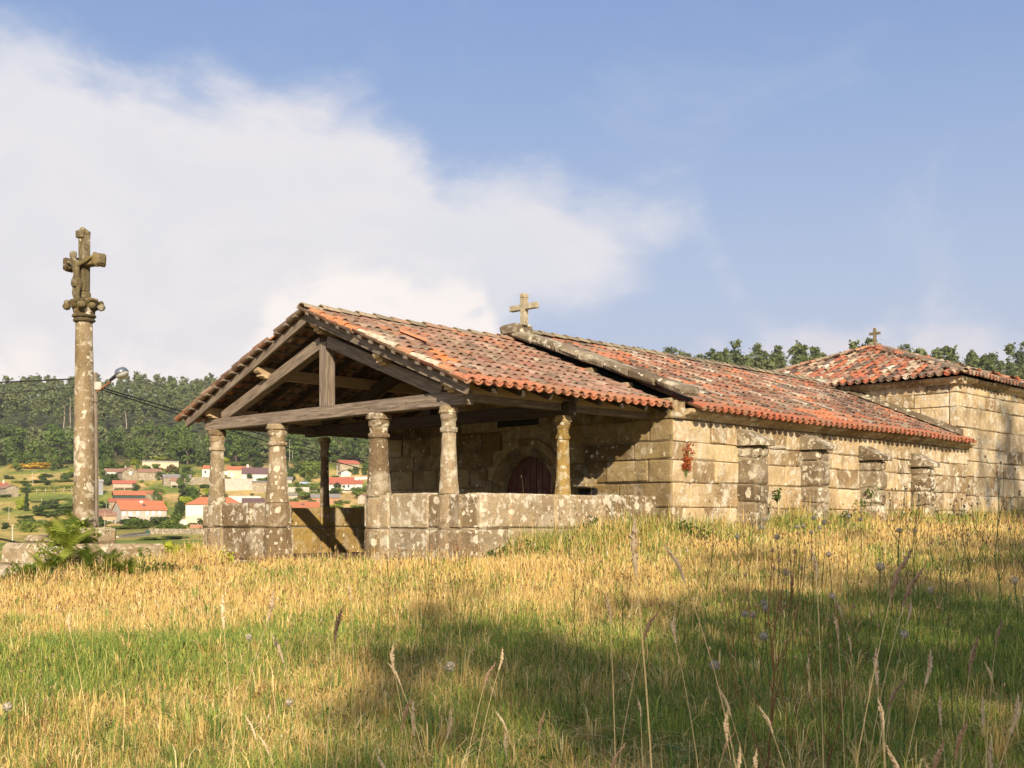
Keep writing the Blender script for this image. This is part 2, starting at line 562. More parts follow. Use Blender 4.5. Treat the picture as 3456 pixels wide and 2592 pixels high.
def rubble_mat(name, c0, c1, scale):
    m, g = newmat(name)
    p = g.pos()
    vo = g.n('ShaderNodeTexVoronoi', {'Vector': p, 'Scale': scale}, feature='DISTANCE_TO_EDGE')
    vc = g.n('ShaderNodeTexVoronoi', {'Vector': p, 'Scale': scale})
    s = g.n('ShaderNodeSeparateColor', {0: vc.outputs['Color']})
    base = g.mix(s.outputs[0], c0, c1)
    base = g.mix(g.step(vo.outputs['Distance'], .08, .02), base, tuple(x * .45 for x in c0))
    base = g.mix(1.0, base, g.ramp(g.noise(p, 2, 5), [(.3, (.75, .75, .75)), (.7, (1.2, 1.18, 1.12))]), 'MULTIPLY')
    g.out(g.pbr(base, .92, g.bump(vo.outputs['Distance'], .6, .05)))
    return m


M['rubble'] = rubble_mat('rubble_stone', (.26, .22, .16), (.42, .36, .27), 1.6)
M['rubble_dark'] = rubble_mat('dark_rubble_stone', (.14, .13, .11), (.22, .20, .17), 1.6)  # darker copy of the rubble, laid over two gable ends


def roof_mat(name, c0, c1):
    m, g = newmat(name)
    o = g.obj()
    w = g.n('ShaderNodeTexWave', {'Vector': o, 'Scale': 1.1, 'Distortion': .6, 'Detail': 2.0}, bands_direction='X')
    rows = g.n('ShaderNodeTexWave', {'Vector': o, 'Scale': .8, 'Distortion': 1.2, 'Detail': 2.0}, bands_direction='Z')
    base = g.ramp(g.noise(o, 1.5, 5, .7), [(.3, c1), (.7, c0)])
    base = g.mix(g.math('MULTIPLY', g.step(w.outputs[1], .35, .0), .35), base, tuple(x * .45 for x in c1))
    base = g.mix(g.math('MULTIPLY', g.step(rows.outputs[1], .25, .0), .25), base, tuple(x * .5 for x in c1))
    g.out(g.pbr(base, .85, g.bump(w.outputs[1], .5, .08)))
    return m


M['roof_orange'] = roof_mat('orange_roof_tiles', (.50, .19, .095), (.38, .13, .065))
M['roof_red'] = roof_mat('red_roof_tiles', (.42, .135, .085), (.31, .10, .065))
M['roof_brown'] = roof_mat('brown_roof_tiles', (.34, .19, .13), (.24, .13, .09))
M['roof_dark'] = roof_mat('dark_roof_tiles', (.17, .10, .10), (.12, .075, .075))
M['roof_grey'] = roof_mat('grey_roof_sheets', (.30, .28, .26), (.19, .175, .16))


def leaf_mat(name, c0, c1, c2, scale=.35, trans=.28):
    m, g = newmat(name)
    p = g.pos()
    r = g.rand()
    f = g.math('ADD', g.math('MULTIPLY', g.noise(p, scale, 3, .6), .75), g.math('MULTIPLY', g.math('SUBTRACT', r, .2), .45))
    c = g.ramp(f, [(.25, c0), (.5, c1), (.8, c2)])
    d = g.pbr(c, .65, None, .2)
    t = g.n('ShaderNodeBsdfTranslucent', {'Color': g.mix(1, c, (1.5, 1.5, .6), 'MULTIPLY')}).outputs[0]
    g.out(g.n('ShaderNodeMixShader', {0: trans, 1: d, 2: t}).outputs[0])
    return m


M['leaf_euc'] = leaf_mat('eucalyptus_leaves', (.065, .085, .034), (.105, .13, .050), (.16, .18, .072), .10)
M['leaf_oak'] = leaf_mat('oak_leaves', (.055, .092, .020), (.09, .14, .030), (.145, .195, .044), .12)
M['leaf_lime'] = leaf_mat('bright_leaves', (.16, .20, .02), (.25, .30, .03), (.38, .42, .05), .4)
M['leaf_dark'] = leaf_mat('dark_leaves', (.035, .056, .018), (.062, .092, .026), (.10, .135, .038), .4)
M['leaf_mid'] = leaf_mat('green_leaves', (.065, .10, .018), (.105, .15, .028), (.17, .21, .042), .4)
M['gorse'] = leaf_mat('gorse_bloom', (.24, .20, .035), (.44, .30, .04), (.58, .38, .045), .5)
M['rust_leaf'] = leaf_mat('rusty_leaves', (.11, .085, .035), (.16, .12, .05), (.20, .15, .06), .4)
M['red_leaf'] = leaf_mat('red_leaves', (.16, .035, .015), (.28, .06, .022), (.36, .10, .03), 4)
M['fern'] = leaf_mat('fern_fronds', (.07, .11, .018), (.125, .18, .028), (.24, .27, .045), 3, .35)
M['vine'] = leaf_mat('vine_leaves', (.15, .20, .02), (.27, .32, .03), (.40, .42, .05), 5, .4)
M['ivy'] = leaf_mat('wall_weed_leaves', (.04, .07, .012), (.07, .12, .02), (.13, .18, .03), 5, .35)
M['bark_pale'] = plain('pale_bark', (.36, .31, .24), (.22, .18, .13), .8)
M['bark'] = plain('brown_bark', (.14, .10, .07), (.08, .06, .045), 1.2)
M['straw'] = plain('dry_straw', (.64, .50, .26), (.52, .39, .19), 6)
M['seed'] = plain('seed_spike', (.66, .52, .33), (.52, .39, .24), 30)
M['seed_dark'] = plain('dark_seed_spike', (.36, .25, .15), (.26, .17, .10), 30)
M['stem_green'] = plain('green_stem', (.10, .14, .04), (.07, .10, .03), 6)
M['stem_red'] = plain('red_stem', (.20, .07, .04), (.14, .05, .03), 6)
M['fluff'] = plain('seed_fluff', (.48, .42, .34), (.36, .31, .25), 20)
m, g = newmat('meadow_grass')
c = g.n('ShaderNodeVertexColor', None, layer_name='Col').outputs[0]
d = g.pbr(c, .6, None, .25)
t = g.n('ShaderNodeBsdfTranslucent', {'Color': g.mix(1, c, (1.3, 1.25, .8), 'MULTIPLY')}).outputs[0]
g.out(g.n('ShaderNodeMixShader', {0: .3, 1: d, 2: t}).outputs[0])
M['grass'] = m
m, g = newmat('meadow_ground')
c = g.n('ShaderNodeVertexColor', None, layer_name='Col').outputs[0]
p = g.pos()
c = g.mix(1, c, g.ramp(g.noise(p, .35, 7, .75), [(.28, (.42, .48, .42)), (.5, (1, 1, 1)), (.72, (1.45, 1.36, 1.15))]), 'MULTIPLY')
c = g.mix(g.math('MULTIPLY', g.step(g.noise(p, .9, 5, .7), .52, .62), .5), c, (.09, .12, .028))
c = g.mix(1, c, g.ramp(g.noise(p, 9, 5, .7), [(.3, (.55, .55, .5)), (.7, (1.35, 1.3, 1.2))]), 'MULTIPLY')
g.out(g.pbr(c, .95, g.bump(g.noise(p, 6, 6, .7), .8, .08), .1))
M['ground'] = m

# ------------------------------------------------------------------ terrain
NEAR = np.array([(0, -20, -1.7), (-20, -15, -1.9), (20, -15, -1.4), (0, 0, -1.42), (0, 6, -1.30), (-3, 6, -1.38), (3, 6, -1.22), (0, 10, -1.12),
                 (0, 13, -.98), (5, 12, -.86), (-4, 12, -1.2), (-6, 15, -1.32), (-9, 20, -1.45), (-8, 22, -1.25), (-5.5, 19.5, -.98),
                 (-5.8, 22, -.75), (-3, 19, -.72), (-1, 17, -.62), (1, 16.5, -.62), (-2, 17, -.78), (3.1, 20, -.38), (6.3, 23, -.20), (9, 27, -.17), (13, 30.5, -.15),
                 (18, 36, -.1), (10, 15, -.48), (12, 20, -.26), (5, 18, -.48), (9, 9, -.95), (16, 25, -.12), (25, 30, .1), (-1, 22, -.6),
                 (4, 28, -.5), (-12, 26, -1.7), (-10, 30, -2.0), (-3, 30, -1.2), (5, 40, -1.3), (14, 42, -.8), (-20, 20, -1.9)], float)
FAR_L = np.array([(20, -1.2), (35, -1.65), (60, -2.4), (85, -2.9), (140, -3.4), (220, -3.3), (320, -1.9), (390, 0), (440, 4.2), (490, 9.7), (535, 16.2),
                  (580, 23.5), (640, 31), (760, 50), (900, 76), (1100, 108), (1300, 112), (2000, 110), (4000, 60)], float)
FAR_R = np.array([(20, -1.0), (60, -1.2), (100, -1.0), (200, 4), (300, 19), (450, 47.5), (600, 54), (900, 62), (1300, 62), (4000, 40)], float)


def sstep(x, a, b):
    t = np.clip((np.asarray(x, float) - a) / (b - a), 0, 1)
    return t * t * (3 - 2 * t)


def ground_z(X, Y):
    """terrain height relative to the eye level"""
    X, Y = np.broadcast_arrays(np.asarray(X, float), np.asarray(Y, float))
    sh = X.shape
    X, Y = X.ravel(), Y.ravel()
    num = np.zeros_like(X)
    den = np.zeros_like(X)
    for a, b, z in NEAR:
        w = 1 / ((X - a) ** 2 + (Y - b) ** 2 + 1.5) ** 1.6
        num += w * z
        den += w
    near = num / den
    r = np.hypot(X, Y)
    YY = np.maximum(Y, r * .15)
    k = X / np.maximum(YY, 1)
    wl = sstep(k, -.06, .06)
    far = np.interp(YY, FAR_L[:, 0], FAR_L[:, 1]) * (1 - wl) + np.interp(YY, FAR_R[:, 0], FAR_R[:, 1]) * wl
    far = far + (fbm(X / 60, Y / 60, 3) - .5) * np.clip((YY - 60) / 60, 0, 2.2)
    back = sstep(Y, 0, 12)
    far = far * back + -1.9 * (1 - back)
    d = np.hypot(X - 3, Y - 20)
    w = sstep(d, 21, 44)
    out = near * (1 - w) + far * w
    out = out + (fbm(X / 1.7, Y / 1.7, 5) - .5) * .10 * (1 - w)
    return out.reshape(sh)


def gz(x, y):
    return float(ground_z(np.array([x]), np.array([y]))[0]) + EYE


_YS = np.concatenate([np.arange(14, 60, .4), np.geomspace(60, 1400, 700)])


def hit(px, py, lo=25):
    """world point of the terrain seen at photo pixel px, py (how the far places were surveyed)"""
    ys = _YS[_YS > lo]
    xs = (px - IMG_W / 2) / F_PX * ys
    z = (HORIZON - py) / F_PX * ys
    gq = ground_z(xs, ys)
    i = int(np.argmax(z <= gq)) if np.any(z <= gq) else len(ys) - 1
    return xs[i], ys[i], gq[i] + EYE


rings = np.concatenate([np.arange(0.6, 34, .55), np.geomspace(34, 1700, 160)])
front = np.linspace(-38, 38, 240)
rest = np.concatenate([np.linspace(40, 320, 90)])
angs = np.radians(np.concatenate([front, rest]))
RR, AA = np.meshgrid(rings, angs, indexing='ij')
GX, GY = RR * np.sin(AA), RR * np.cos(AA)
GZ = ground_z(GX, GY)
nr, na = GX.shape
V = np.stack([GX, GY, GZ + EYE], -1).reshape(-1, 3)
V = np.vstack([V, [[0, 0, gz(0, 0)]]])
ii, jj = np.meshgrid(np.arange(nr - 1), np.arange(na), indexing='ij')
j2 = (jj + 1) % na
Q = np.stack([ii * na + jj, ii * na + j2, (ii + 1) * na + j2, (ii + 1) * na + jj], -1).reshape(-1, 4)
T = np.stack([np.full(na, nr * na), (np.arange(na) + 1) % na, np.arange(na)], -1)
# what grows on the ground, parcel by parcel
C = np.zeros((len(V), 3))
X_, Y_ = V[:, 0], V[:, 1]
R_ = np.hypot(X_, Y_)
nearc = np.where((fbm(X_ / 1.3, Y_ / 1.3, 9) > .5)[:, None], (.36, .27, .125), (.22, .20, .075))
cell = vnoise(np.floor(X_ / 26 + .7 * np.floor(Y_ / 34)) * 3.1, np.floor(Y_ / 34) * 2.7, 4)
pal = np.array([(.44, .33, .12), (.24, .25, .055), (.54, .38, .17), (.34, .29, .08), (.17, .21, .045), (.44, .34, .12), (.40, .33, .10)])
farc = pal[(cell * 6.99).astype(int)]
var = fbm(X_ / 14, Y_ / 22, 12)
farc = farc * (0.65 + .7 * var)[:, None]
scr = (fbm(X_ / 7, Y_ / 9, 44, 3) > .58)[:, None]
farc = np.where(scr, farc * .55 + np.array((.05, .07, .015)), farc)
wood = sstep(np.where(X_ / np.maximum(Y_, 1) < -.01, Y_, Y_ * 2.6), 600, 680)[:, None]
farc = farc * (1 - wood) + np.array((.055, .06, .025)) * wood
w = sstep(R_, 30, 70)[:, None]
C = nearc * (1 - w) + farc * w
put('ground', mesh_np('ground', V, Q, T, C, True), M['ground'], kind='structure')

# ------------------------------------------------------------------ chapel
TH = math.radians(44.551)
CX0, CY0, CB = -.783, 17.0, .65               # front corner of the porch; local z = height above eye level + CB
chapel = thing('chapel', 'low granite chapel with clay tile roofs and an open timber porch in the meadow', 'chapel',
               (CX0, CY0, EYE - CB), math.pi / 2 - TH)


def to_world(u, v, z=0):
    return (CX0 + u * math.sin(TH) - v * math.cos(TH), CY0 + u * math.cos(TH) + v * math.sin(TH), z + EYE)


def to_uv(X, Y):
    dx, dy = X - CX0, Y - CY0
    return dx * math.sin(TH) + dy * math.cos(TH), -dx * math.cos(TH) + dy * math.sin(TH)


W = 7.035
UF = 4.68                                     # plane of the nave gable wall
VN = -.43                                     # outer face of the nave side wall
VM = 3.52                                     # axis of the building
NU1, TU0, TU1 = 16.96, 16.55, 23.15
VT0, VT1 = -.35, 7.40


def Z(z):
    return z + CB


def course_stones(parent, axis, face, out, lo, hi, courses, avg, mat, depth=.20, name='stone', holes=None, joint=.008, proud=.014):
    """squared stones in courses on a vertical wall; axis 0: wall runs along u, 1: along v"""
    for ci in range(len(courses) - 1):
        z0, z1 = courses[ci], courses[ci + 1]
        spans = [(lo, hi)]
        if holes:
            for h in holes:
                a = h(z0, z1)
                if a is None:
                    continue
                ns = []
                for s, e in spans:
                    if a[1] <= s or a[0] >= e:
                        ns.append((s, e))
                    else:
                        if a[0] - s > .12:
                            ns.append((s, a[0]))
                        if e - a[1] > .12:
                            ns.append((a[1], e))
                spans = ns
        for s, e in spans:
            x = s
            first = True
            while x < e - .02:
                wdt = avg * random.uniform(.6, 1.45) * (.6 if first and ci % 2 else 1)
                first = False
                if e - x - wdt < avg * .45:
                    wdt = e - x
                x1 = x + wdt
                pr = proud + random.uniform(-.014, .024)
                dz = random.uniform(-.008, .008)
                j = joint / 2 + random.uniform(0, .003)
                if axis == 0:
                    a, b = (x + j, min(face + out * pr, face - out * depth), z0 + j + dz), (x1 - j, max(face + out * pr, face - out * depth), z1 - j + dz)
                else:
                    a, b = (min(face + out * pr, face - out * depth), x + j, z0 + j + dz), (max(face + out * pr, face - out * depth), x1 - j, z1 - j + dz)
                a = (a[0], a[1], Z(a[2]))
                b = (b[0], b[1], Z(b[2]))
                MB().box(a, b, .022, .013).part(name, mat, parent)
                x = x1


# --- nave side wall, gable wall and the hidden far side
nave = MB()
nave.prism([(VN + .03, Z(-.9)), (VN + .45, Z(-.9)), (VN + .45, Z(1.93)), (VN + .03, Z(1.80))], 0, UF + .35, NU1 - .01)
nave_wall = nave.obj('nave_wall', M['mortar'], chapel)
course_stones(nave_wall, 0, VN, -1, UF + .002, NU1, [-.85, -.2, .23, .67, 1.07, 1.39, 1.785], .78, M['wall_stone'])
far = MB()
far.prism([(W + .0, Z(-1.2)), (W + .43, Z(-1.2)), (W + .43, Z(1.86)), (W, Z(1.9))], 0, UF + .35, NU1)
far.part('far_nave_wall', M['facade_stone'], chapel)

DV, DR, DRO, DSP = 3.15, .76, 1.10, .52        # doorway: axis, opening radius, outer radius, spring height
outl = [(VN + .03, Z(-.9)), (DV - DR, Z(-.9)), (DV - DR, Z(DSP))]
for k in range(1, 16):
    a = math.pi - math.pi * k / 16
    outl.append((DV + DR * math.cos(a), Z(DSP + DR * math.sin(a))))
outl += [(DV + DR, Z(DSP)), (DV + DR, Z(-.9)), (W + .40, Z(-.9)), (W + .40, Z(1.95)), (VM, Z(3.58)), (VN + .03, Z(1.93))]
gable = MB()
gable.prism(outl, 0, UF + .03, UF + .42)
gable_wall = gable.obj('gable_wall', M['mortar'], chapel)


def door_hole(z0, z1):
    zm = (z0 + z1) / 2
    if zm < DSP:
        return (DV - DRO + .02, DV + DRO - .02)
    h = min(abs(z0 - DSP), abs(zm - DSP)) if z0 > DSP else 0
    if h < DRO:
        r = math.sqrt(DRO ** 2 - h ** 2)
        return (DV - r + .02, DV + r - .02)
    return None


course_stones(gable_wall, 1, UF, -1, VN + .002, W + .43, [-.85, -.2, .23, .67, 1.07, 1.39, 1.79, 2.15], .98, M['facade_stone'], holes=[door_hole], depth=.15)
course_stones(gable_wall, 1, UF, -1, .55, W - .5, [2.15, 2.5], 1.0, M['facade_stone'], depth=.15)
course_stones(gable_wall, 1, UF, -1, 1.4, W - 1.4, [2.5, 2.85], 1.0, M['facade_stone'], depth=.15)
NV = 11
for k in range(NV):                           # arch stones in two stepped rings
    for (r0, r1, dep) in ((DR, .93, .03), (.945, DRO, -.015)):
        a0, a1 = math.pi * k / NV + .008, math.pi * (k + 1) / NV - .008
        V_, F_ = [], []
        for uu in (UF + dep, UF + .3):
            for r, a in ((r0, a0), (r1, a0), (r1, (a0 + a1) / 2), (r1, a1), (r0, a1), (r0, (a0 + a1) / 2)):
                V_.append((uu, DV + r * math.cos(a), Z(DSP + r * math.sin(a))))
        F_ = [(0, 1, 2, 3, 4, 5), (11, 10, 9, 8, 7, 6)] + [(i, i + 6, (i + 1) % 6 + 6, (i + 1) % 6) for i in range(6)]
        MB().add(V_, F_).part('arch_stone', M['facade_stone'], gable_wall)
for sd in (-1, 1):
    for z0, z1 in ((-.85, -.3), (-.3, .12), (.12, .515)):
        va, vb = sorted((DV + sd * (DR + .0), DV + sd * DRO))
        MB().box((UF - .012, va + .004, Z(z0 + .006)), (UF + .3, vb - .004, Z(z1 - .006)), .02, .004).part('jamb_stone', M['facade_stone'], gable_wall)
door = MB()
dpts = [(DV - DR - .02, Z(-.8)), (DV + DR + .02, Z(-.8))] + [(DV + (DR + .02) * math.cos(math.pi * k / 16), Z(DSP + (DR + .02) * math.sin(math.pi * k / 16))) for k in range(17)]
door.prism(dpts, 0, UF + .27, UF + .31)
door_o = door.obj('door', M['door'], chapel)
for k in range(9):
    v0 = DV - DR + k * (2 * DR / 9)
    hgt = DSP + math.sqrt(max(DR ** 2 - max(abs(v0 - DV), abs(v0 + 2 * DR / 9 - DV)) ** 2, 0.002))
    MB().box((UF + .235, v0 + .006, Z(-.8)), (UF + .268, v0 + 2 * DR / 9 - .006, Z(hgt)), .006).part('plank', M['door'], door_o)
st = MB()
for zz in (-.35, .15, .62):
    for k in range(9):
        v0 = DV - DR + (k + .5) * (2 * DR / 9)
        st.box((UF + .222, v0 - .014, Z(zz - .014)), (UF + .236, v0 + .014, Z(zz + .014)), .004)
st.part('door_studs', M['dark'], door_o, kind='stuff')
MB().box((UF - .30, 1.30, Z(.60)), (UF + .05, 1.76, Z(.80)), .03, .012).part('corbel', M['facade_stone'], gable_wall)
MB().box((UF - .02, 1.28, Z(.40)), (UF - .012, 1.74, Z(.595))).part('niche_shade', M['dark'], gable_wall)  # flat dark sheet painting the shade of the void under the corbel
sl = MB()
sl.box((UF - .022, 2.45, Z(1.86)), (UF - .012, 3.9, Z(2.10)))
sl.part('gable_window', M['dark'], chapel)

# sloping coping stones over the gable, and the roof cross
cp = 7
for sd in (-1, 1):
    for k in range(cp):
        t0, t1 = k / cp, (k + 1) / cp
        e = VN - .28 if sd < 0 else W + .43 + .25
        va, vb = e + (VM - e) * t0, e + (VM - e) * t1
        zl = lambda t: 2.15 + (3.66 - 2.15) * t
        V_, F_ = block((UF - .10, 0, 0), (UF + .42, 1, .165), .05, .028)
        V2 = []
        for x, y, z in V_:
            v = va + (vb - va) * (y * .985)
            zz = zl(t0 + (t1 - t0) * y) + z
            V2.append((x, v, Z(zz)))
        if sd > 0:
            F_ = [f[::-1] for f in F_]
        MB().add(V2, F_).part('coping_stone', M['coping_stone'], chapel)


def cross_mb(h, arm, t, zarm, flare=.0, axis=1):
    mb = MB()
    mb.box((-t / 2, -t / 2, 0), (t / 2, t / 2, h - .09 * (flare > 0)), .008, .002)
    if flare:
        V_, F_ = block((-t / 2 - .012, -t / 2 - flare, h - .10), (t / 2 + .012, t / 2 + flare, h), .02, .006)
        mb.add(V_, F_)
    for s in (-1, 1):
        a, b = sorted((s * (t / 2 - .01), s * arm))
        if axis == 1:
            mb.box((-t * .46, a, zarm - t * .46), (t * .46, b, zarm + t * .46), .008, .002)
    return mb


MB().box((UF - .12, VM - .25, Z(3.66)), (UF + .40, VM + .25, Z(3.90)), .06, .02).part('cross_plinth', M['coping_stone'], chapel)
cross_mb(.63, .36, .12, .36, .012).obj('gable_cross', M['pale_cross'], chapel, (UF + .1, VM - .3 + .05, Z(3.86)))

# buttresses with stepped weathering stones
for bu, bw, bz_ in ((6.66, .44, 0), (8.93, .46, .02), (11.35, .44, -.10), (13.80, .44, -.16)):
    b_o = MB().box((bu + .03, VN - .39, Z(-.8)), (bu + bw - .03, VN + .1, Z(1.3 + bz_)), .01).obj('buttress', M['mortar'], chapel)
    for z0, z1 in ((-.8, -.1), (-.1, .33), (.33, .66), (.66, 1.16 + bz_), (1.16 + bz_, 1.385 + bz_)):
        dj = random.uniform(-.02, .02)
        if random.random() < .55:
            cut = bu + bw * random.uniform(.35, .65)
            segs = ((bu, cut), (cut, bu + bw))
        else:
            segs = ((bu, bu + bw),)
        for a, b in segs:
            MB().box((a + .006, VN - .44 + dj, Z(z0 + .006)), (b - .006, VN + .05, Z(z1 - .006)), .045, .025).part('stone', M['buttress_stone'], b_o)
    V_, F_ = block((bu - .04, 0, 0), (bu + bw + .07, 1, 1), .03, .01)
    V2 = []
    for x, y, z in V_:
        v = VN + .02 - .56 * (1 - y)
        lo_, hi_ = 1.39 + bz_, 1.475 + bz_ + .27 * y
        V2.append((x, v, Z(lo_ + (hi_ - lo_) * z)))
    MB().add(V2, F_).part('capstone', M['buttress_stone'], b_o)

# cornices
def cornice_run(parent, u0, u1, v_in, zb, n, mat):
    for k in range(n):
        a, b = u0 + (u1 - u0) * k / n, u0 + (u1 - u0) * (k + 1) / n
        s = random.uniform(-.012, .012)
        prof = [(v_in + .1, zb), (v_in - .04, zb), (v_in - .07, zb + .05), (v_in - .16, zb + .075), (v_in - .20, zb + .11), (v_in - .20, zb + .165), (v_in + .1, zb + .165)]
        MB().prism([(v, Z(z) + s) for v, z in prof][::-1], 0, a + .006, b - .006).part('cornice_stone', mat, parent)


cornice_run(chapel, UF + .25, NU1 + .03, VN, 1.79, 13, M['wall_stone'])
MB().box((UF - .015, VN - .10, Z(1.79)), (UF + .245, VN + .2, Z(2.10)), .02, .006).part('kneeler_stone', M['wall_stone'], chapel)

# transept block
tr = MB()
tr.box((TU0 + .03, VT0 + .03, Z(-.9)), (TU1 - .03, VT1 - .03, Z(3.42)))
tr_wall = tr.obj('transept_wall', M['mortar'], chapel)
TC = [-.8, -.3, .2, .62, 1.11, 1.5, 1.84, 2.33, 2.85, 3.2, 3.42]
course_stones(tr_wall, 0, VT0, -1, TU0 - .016, TU1, TC, .86, M['wall_stone'])
course_stones(tr_wall, 1, TU0, -1, VT0 + .21, VT1, [1.84, 2.33, 2.85, 3.2, 3.42], .92, M['wall_stone'])
cornice_run(chapel, TU0 - .2, TU1 + .2, VT0, 3.40, 7, M['wall_stone'])
for k in range(8):
    a, b = VT0 - .2 + (VT1 - VT0 + .4) * k / 8, VT0 - .2 + (VT1 - VT0 + .4) * (k + 1) / 8
    zb = 3.40
    prof = [(TU0 + .1, zb), (TU0 - .04, zb), (TU0 - .07, zb + .05), (TU0 - .16, zb + .075), (TU0 - .197, zb + .11), (TU0 - .197, zb + .162), (TU0 + .1, zb + .162)]
    MB().prism([(u, Z(z)) for u, z in prof], 1, a + .006, b - .006).part('cornice_stone', M['wall_stone'], chapel)
MB().box((20.05, VT0 - .05, Z(.10)), (20.5, VT0 - .018, Z(.28))).part('drain_slot', M['dark'], tr_wall)

# ---- clay tiles
def tile_template(L=.46, r0=.088, r1=.068, th=.014, seg=6, arc=math.radians(160)):
    V_, Q_ = [], []
    for (r_, off) in ((1, 0), (1, -th)):
        for y, r in ((0, r0), (L, r1)):
            for k in range(seg + 1):
                a = math.pi / 2 + arc * (k / seg - .5)
                V_.append(((r + off) * math.cos(a), y, (r + off) * math.sin(a) - r * math.sin(math.pi / 2 - arc / 2)))
    n = seg + 1
    for k in range(seg):
        Q_.append((k + 1, k, n + k, n + k + 1))
        Q_.append((2 * n + k, 2 * n + k + 1, 3 * n + k + 1, 3 * n + k))
        Q_.append((k, k + 1, 2 * n + k + 1, 2 * n + k))
    Q_.append((0, 2 * n, 3 * n, n))
    Q_.append((seg, n + seg, 3 * n + seg, 2 * n + seg))
    return np.array(V_), np.array(Q_)


TV, TQ = tile_template()
PAL_PORCH = [((.27, .155, .11), 5), ((.22, .14, .10), 5), ((.33, .205, .15), 4), ((.17, .12, .09), 3), ((.36, .15, .08), 2), ((.36, .27, .20), 2), ((.25, .11, .07), 3)]
PAL_NAVE = [((.32, .145, .09), 5), ((.41, .145, .07), 5), ((.24, .11, .08), 4), ((.11, .085, .065), 4), ((.40, .31, .235), 3), ((.33, .215, .155), 5), ((.21, .145, .105), 4), ((.46, .40, .33), 1)]
PAL_TRAN = [((.38, .12, .06), 5), ((.28, .09, .055), 5), ((.085, .06, .05), 5), ((.42, .33, .24), 3), ((.30, .20, .14), 4), ((.52, .48, .42), 1), ((.22, .14, .10), 3)]


def pick(pal):
    t = sum(w for _, w in pal)
    x = random.uniform(0, t)
    for c, w in pal:
        x -= w
        if x <= 0:
            break
    k = random.uniform(.82, 1.18)
    return tuple(min(v * k * random.uniform(.95, 1.05), .8) for v in c)


class Tiles:
    """many tiles joined into one mesh with a colour for each"""
    def __init__(self):
        self.V, self.Q, self.C, self.n = [], [], [], 0

    def add(self, mat4, col, flip=False):
        v = TV.copy()
        if flip:
            v[:, 2] = -v[:, 2]
        M4 = np.array(mat4)
        v = v @ M4[:3, :3].T + M4[:3, 3]
        q = TQ + self.n
        if flip:
            q = q[:, ::-1]
        self.V.append(v)
        self.Q.append(q)
        self.C.append(np.tile(col, (len(v), 1)))
        self.n += len(v)

    def obj(self, name, parent, **p):
        return put(name, mesh_np(name, np.vstack(self.V), np.vstack(self.Q), None, np.vstack(self.C), False), M['tile_stuff'], parent, **p)


TILE_ME = []
for k in range(6):
    v = TV.copy()
    v[:, 0] *= random.uniform(.94, 1.05)
    v += np.random.default_rng(k).normal(0, .0018, v.shape)
    me = mesh_np('tile', v, TQ)
    me.materials.append(M['tile'])
    TILE_ME.append(me)


def slope_tiles(origin, along, up, ncol, nrow, pitch, expo, pal, field, single=None, clip=None, tint=None, first_orange=0, tiltj=1.0):
    """origin: eave corner; along: unit eave direction; up: unit direction up the slope"""
    along, up = Vector(along).normalized(), Vector(up).normalized()
    nor = along.cross(up).normalized()
    if nor.z < 0:
        nor = -nor
    wav = [random.uniform(-.012, .012) for _ in range(ncol + 1)]
    for c in range(ncol + 1):
        for r in range(nrow):
            for kind in (0, 1):               # 0 channel, 1 cover
                if kind == 1 and c == ncol:
                    continue
                x = (c + (.5 if kind else 0)) * pitch + random.uniform(-.008, .008) + wav[c] * .6
                y = r * expo + (random.uniform(-.03, .03) if r else random.uniform(-.008, .008)) - (.0 if kind else .015)
                if clip and not clip(x, y):
                    continue
                lift = .022 * math.sin(x * .9 + 1.0) * math.sin(y * .7 + .6) + (.045 if kind else .075) + math.sin(r * 1.3 + c * .37) * .004 * tiltj + random.uniform(-.004, .004)
                tilt = math.radians(2.6 + random.uniform(-.8, .8) * tiltj)
                yaw = math.radians(random.uniform(-2.2, 2.2) * tiltj)
                if r and tiltj >= 1 and random.random() < .035:          # a slipped tile
                    y -= random.uniform(.04, .11)
                    yaw += math.radians(random.uniform(-9, 9))
                    lift += .012
                a = (along * math.cos(yaw) + up * math.sin(yaw))
                b = (up * math.cos(yaw) - along * math.sin(yaw))
                b2 = (b * math.cos(tilt) - nor * math.sin(tilt))
                n2 = (nor * math.cos(tilt) + b * math.sin(tilt))
                p = Vector(origin) + along * x + up * y + nor * (lift + .018)
                if a.cross(b2).dot(n2) < 0:
                    a = -a
                m4 = Matrix(((a.x, b2.x, n2.x, p.x), (a.y, b2.y, n2.y, p.y), (a.z, b2.z, n2.z, p.z), (0, 0, 0, 1)))
                colr = pick(pal)
                if tint:
                    colr = tint(x, y, r, c, kind, colr)
                if kind == 1 and single is not None:
                    o = put('tile', random.choice(TILE_ME), None, single)
                    o.matrix_basis = m4
                    o.color = (*colr, 1)
                else:
                    field.add(m4, colr, flip=(kind == 0))


# porch roof
SL = .389
PE_R, PE_L = -.458, 7.62                      # eaves
ZR = 3.54                                     # top of the battens at the ridge
def zroof(v):
    return ZR - SL * abs(v - VM)


PU0, PU1 = -.30, UF - .02
lenR = math.hypot(VM - PE_R, SL * (VM - PE_R))
lenL = math.hypot(PE_L - VM, SL * (PE_L - VM))
pitch = .2165
ncol = int(round((PU1 - PU0) / pitch))
pitch = (PU1 - PU0) / ncol
nrow = 12


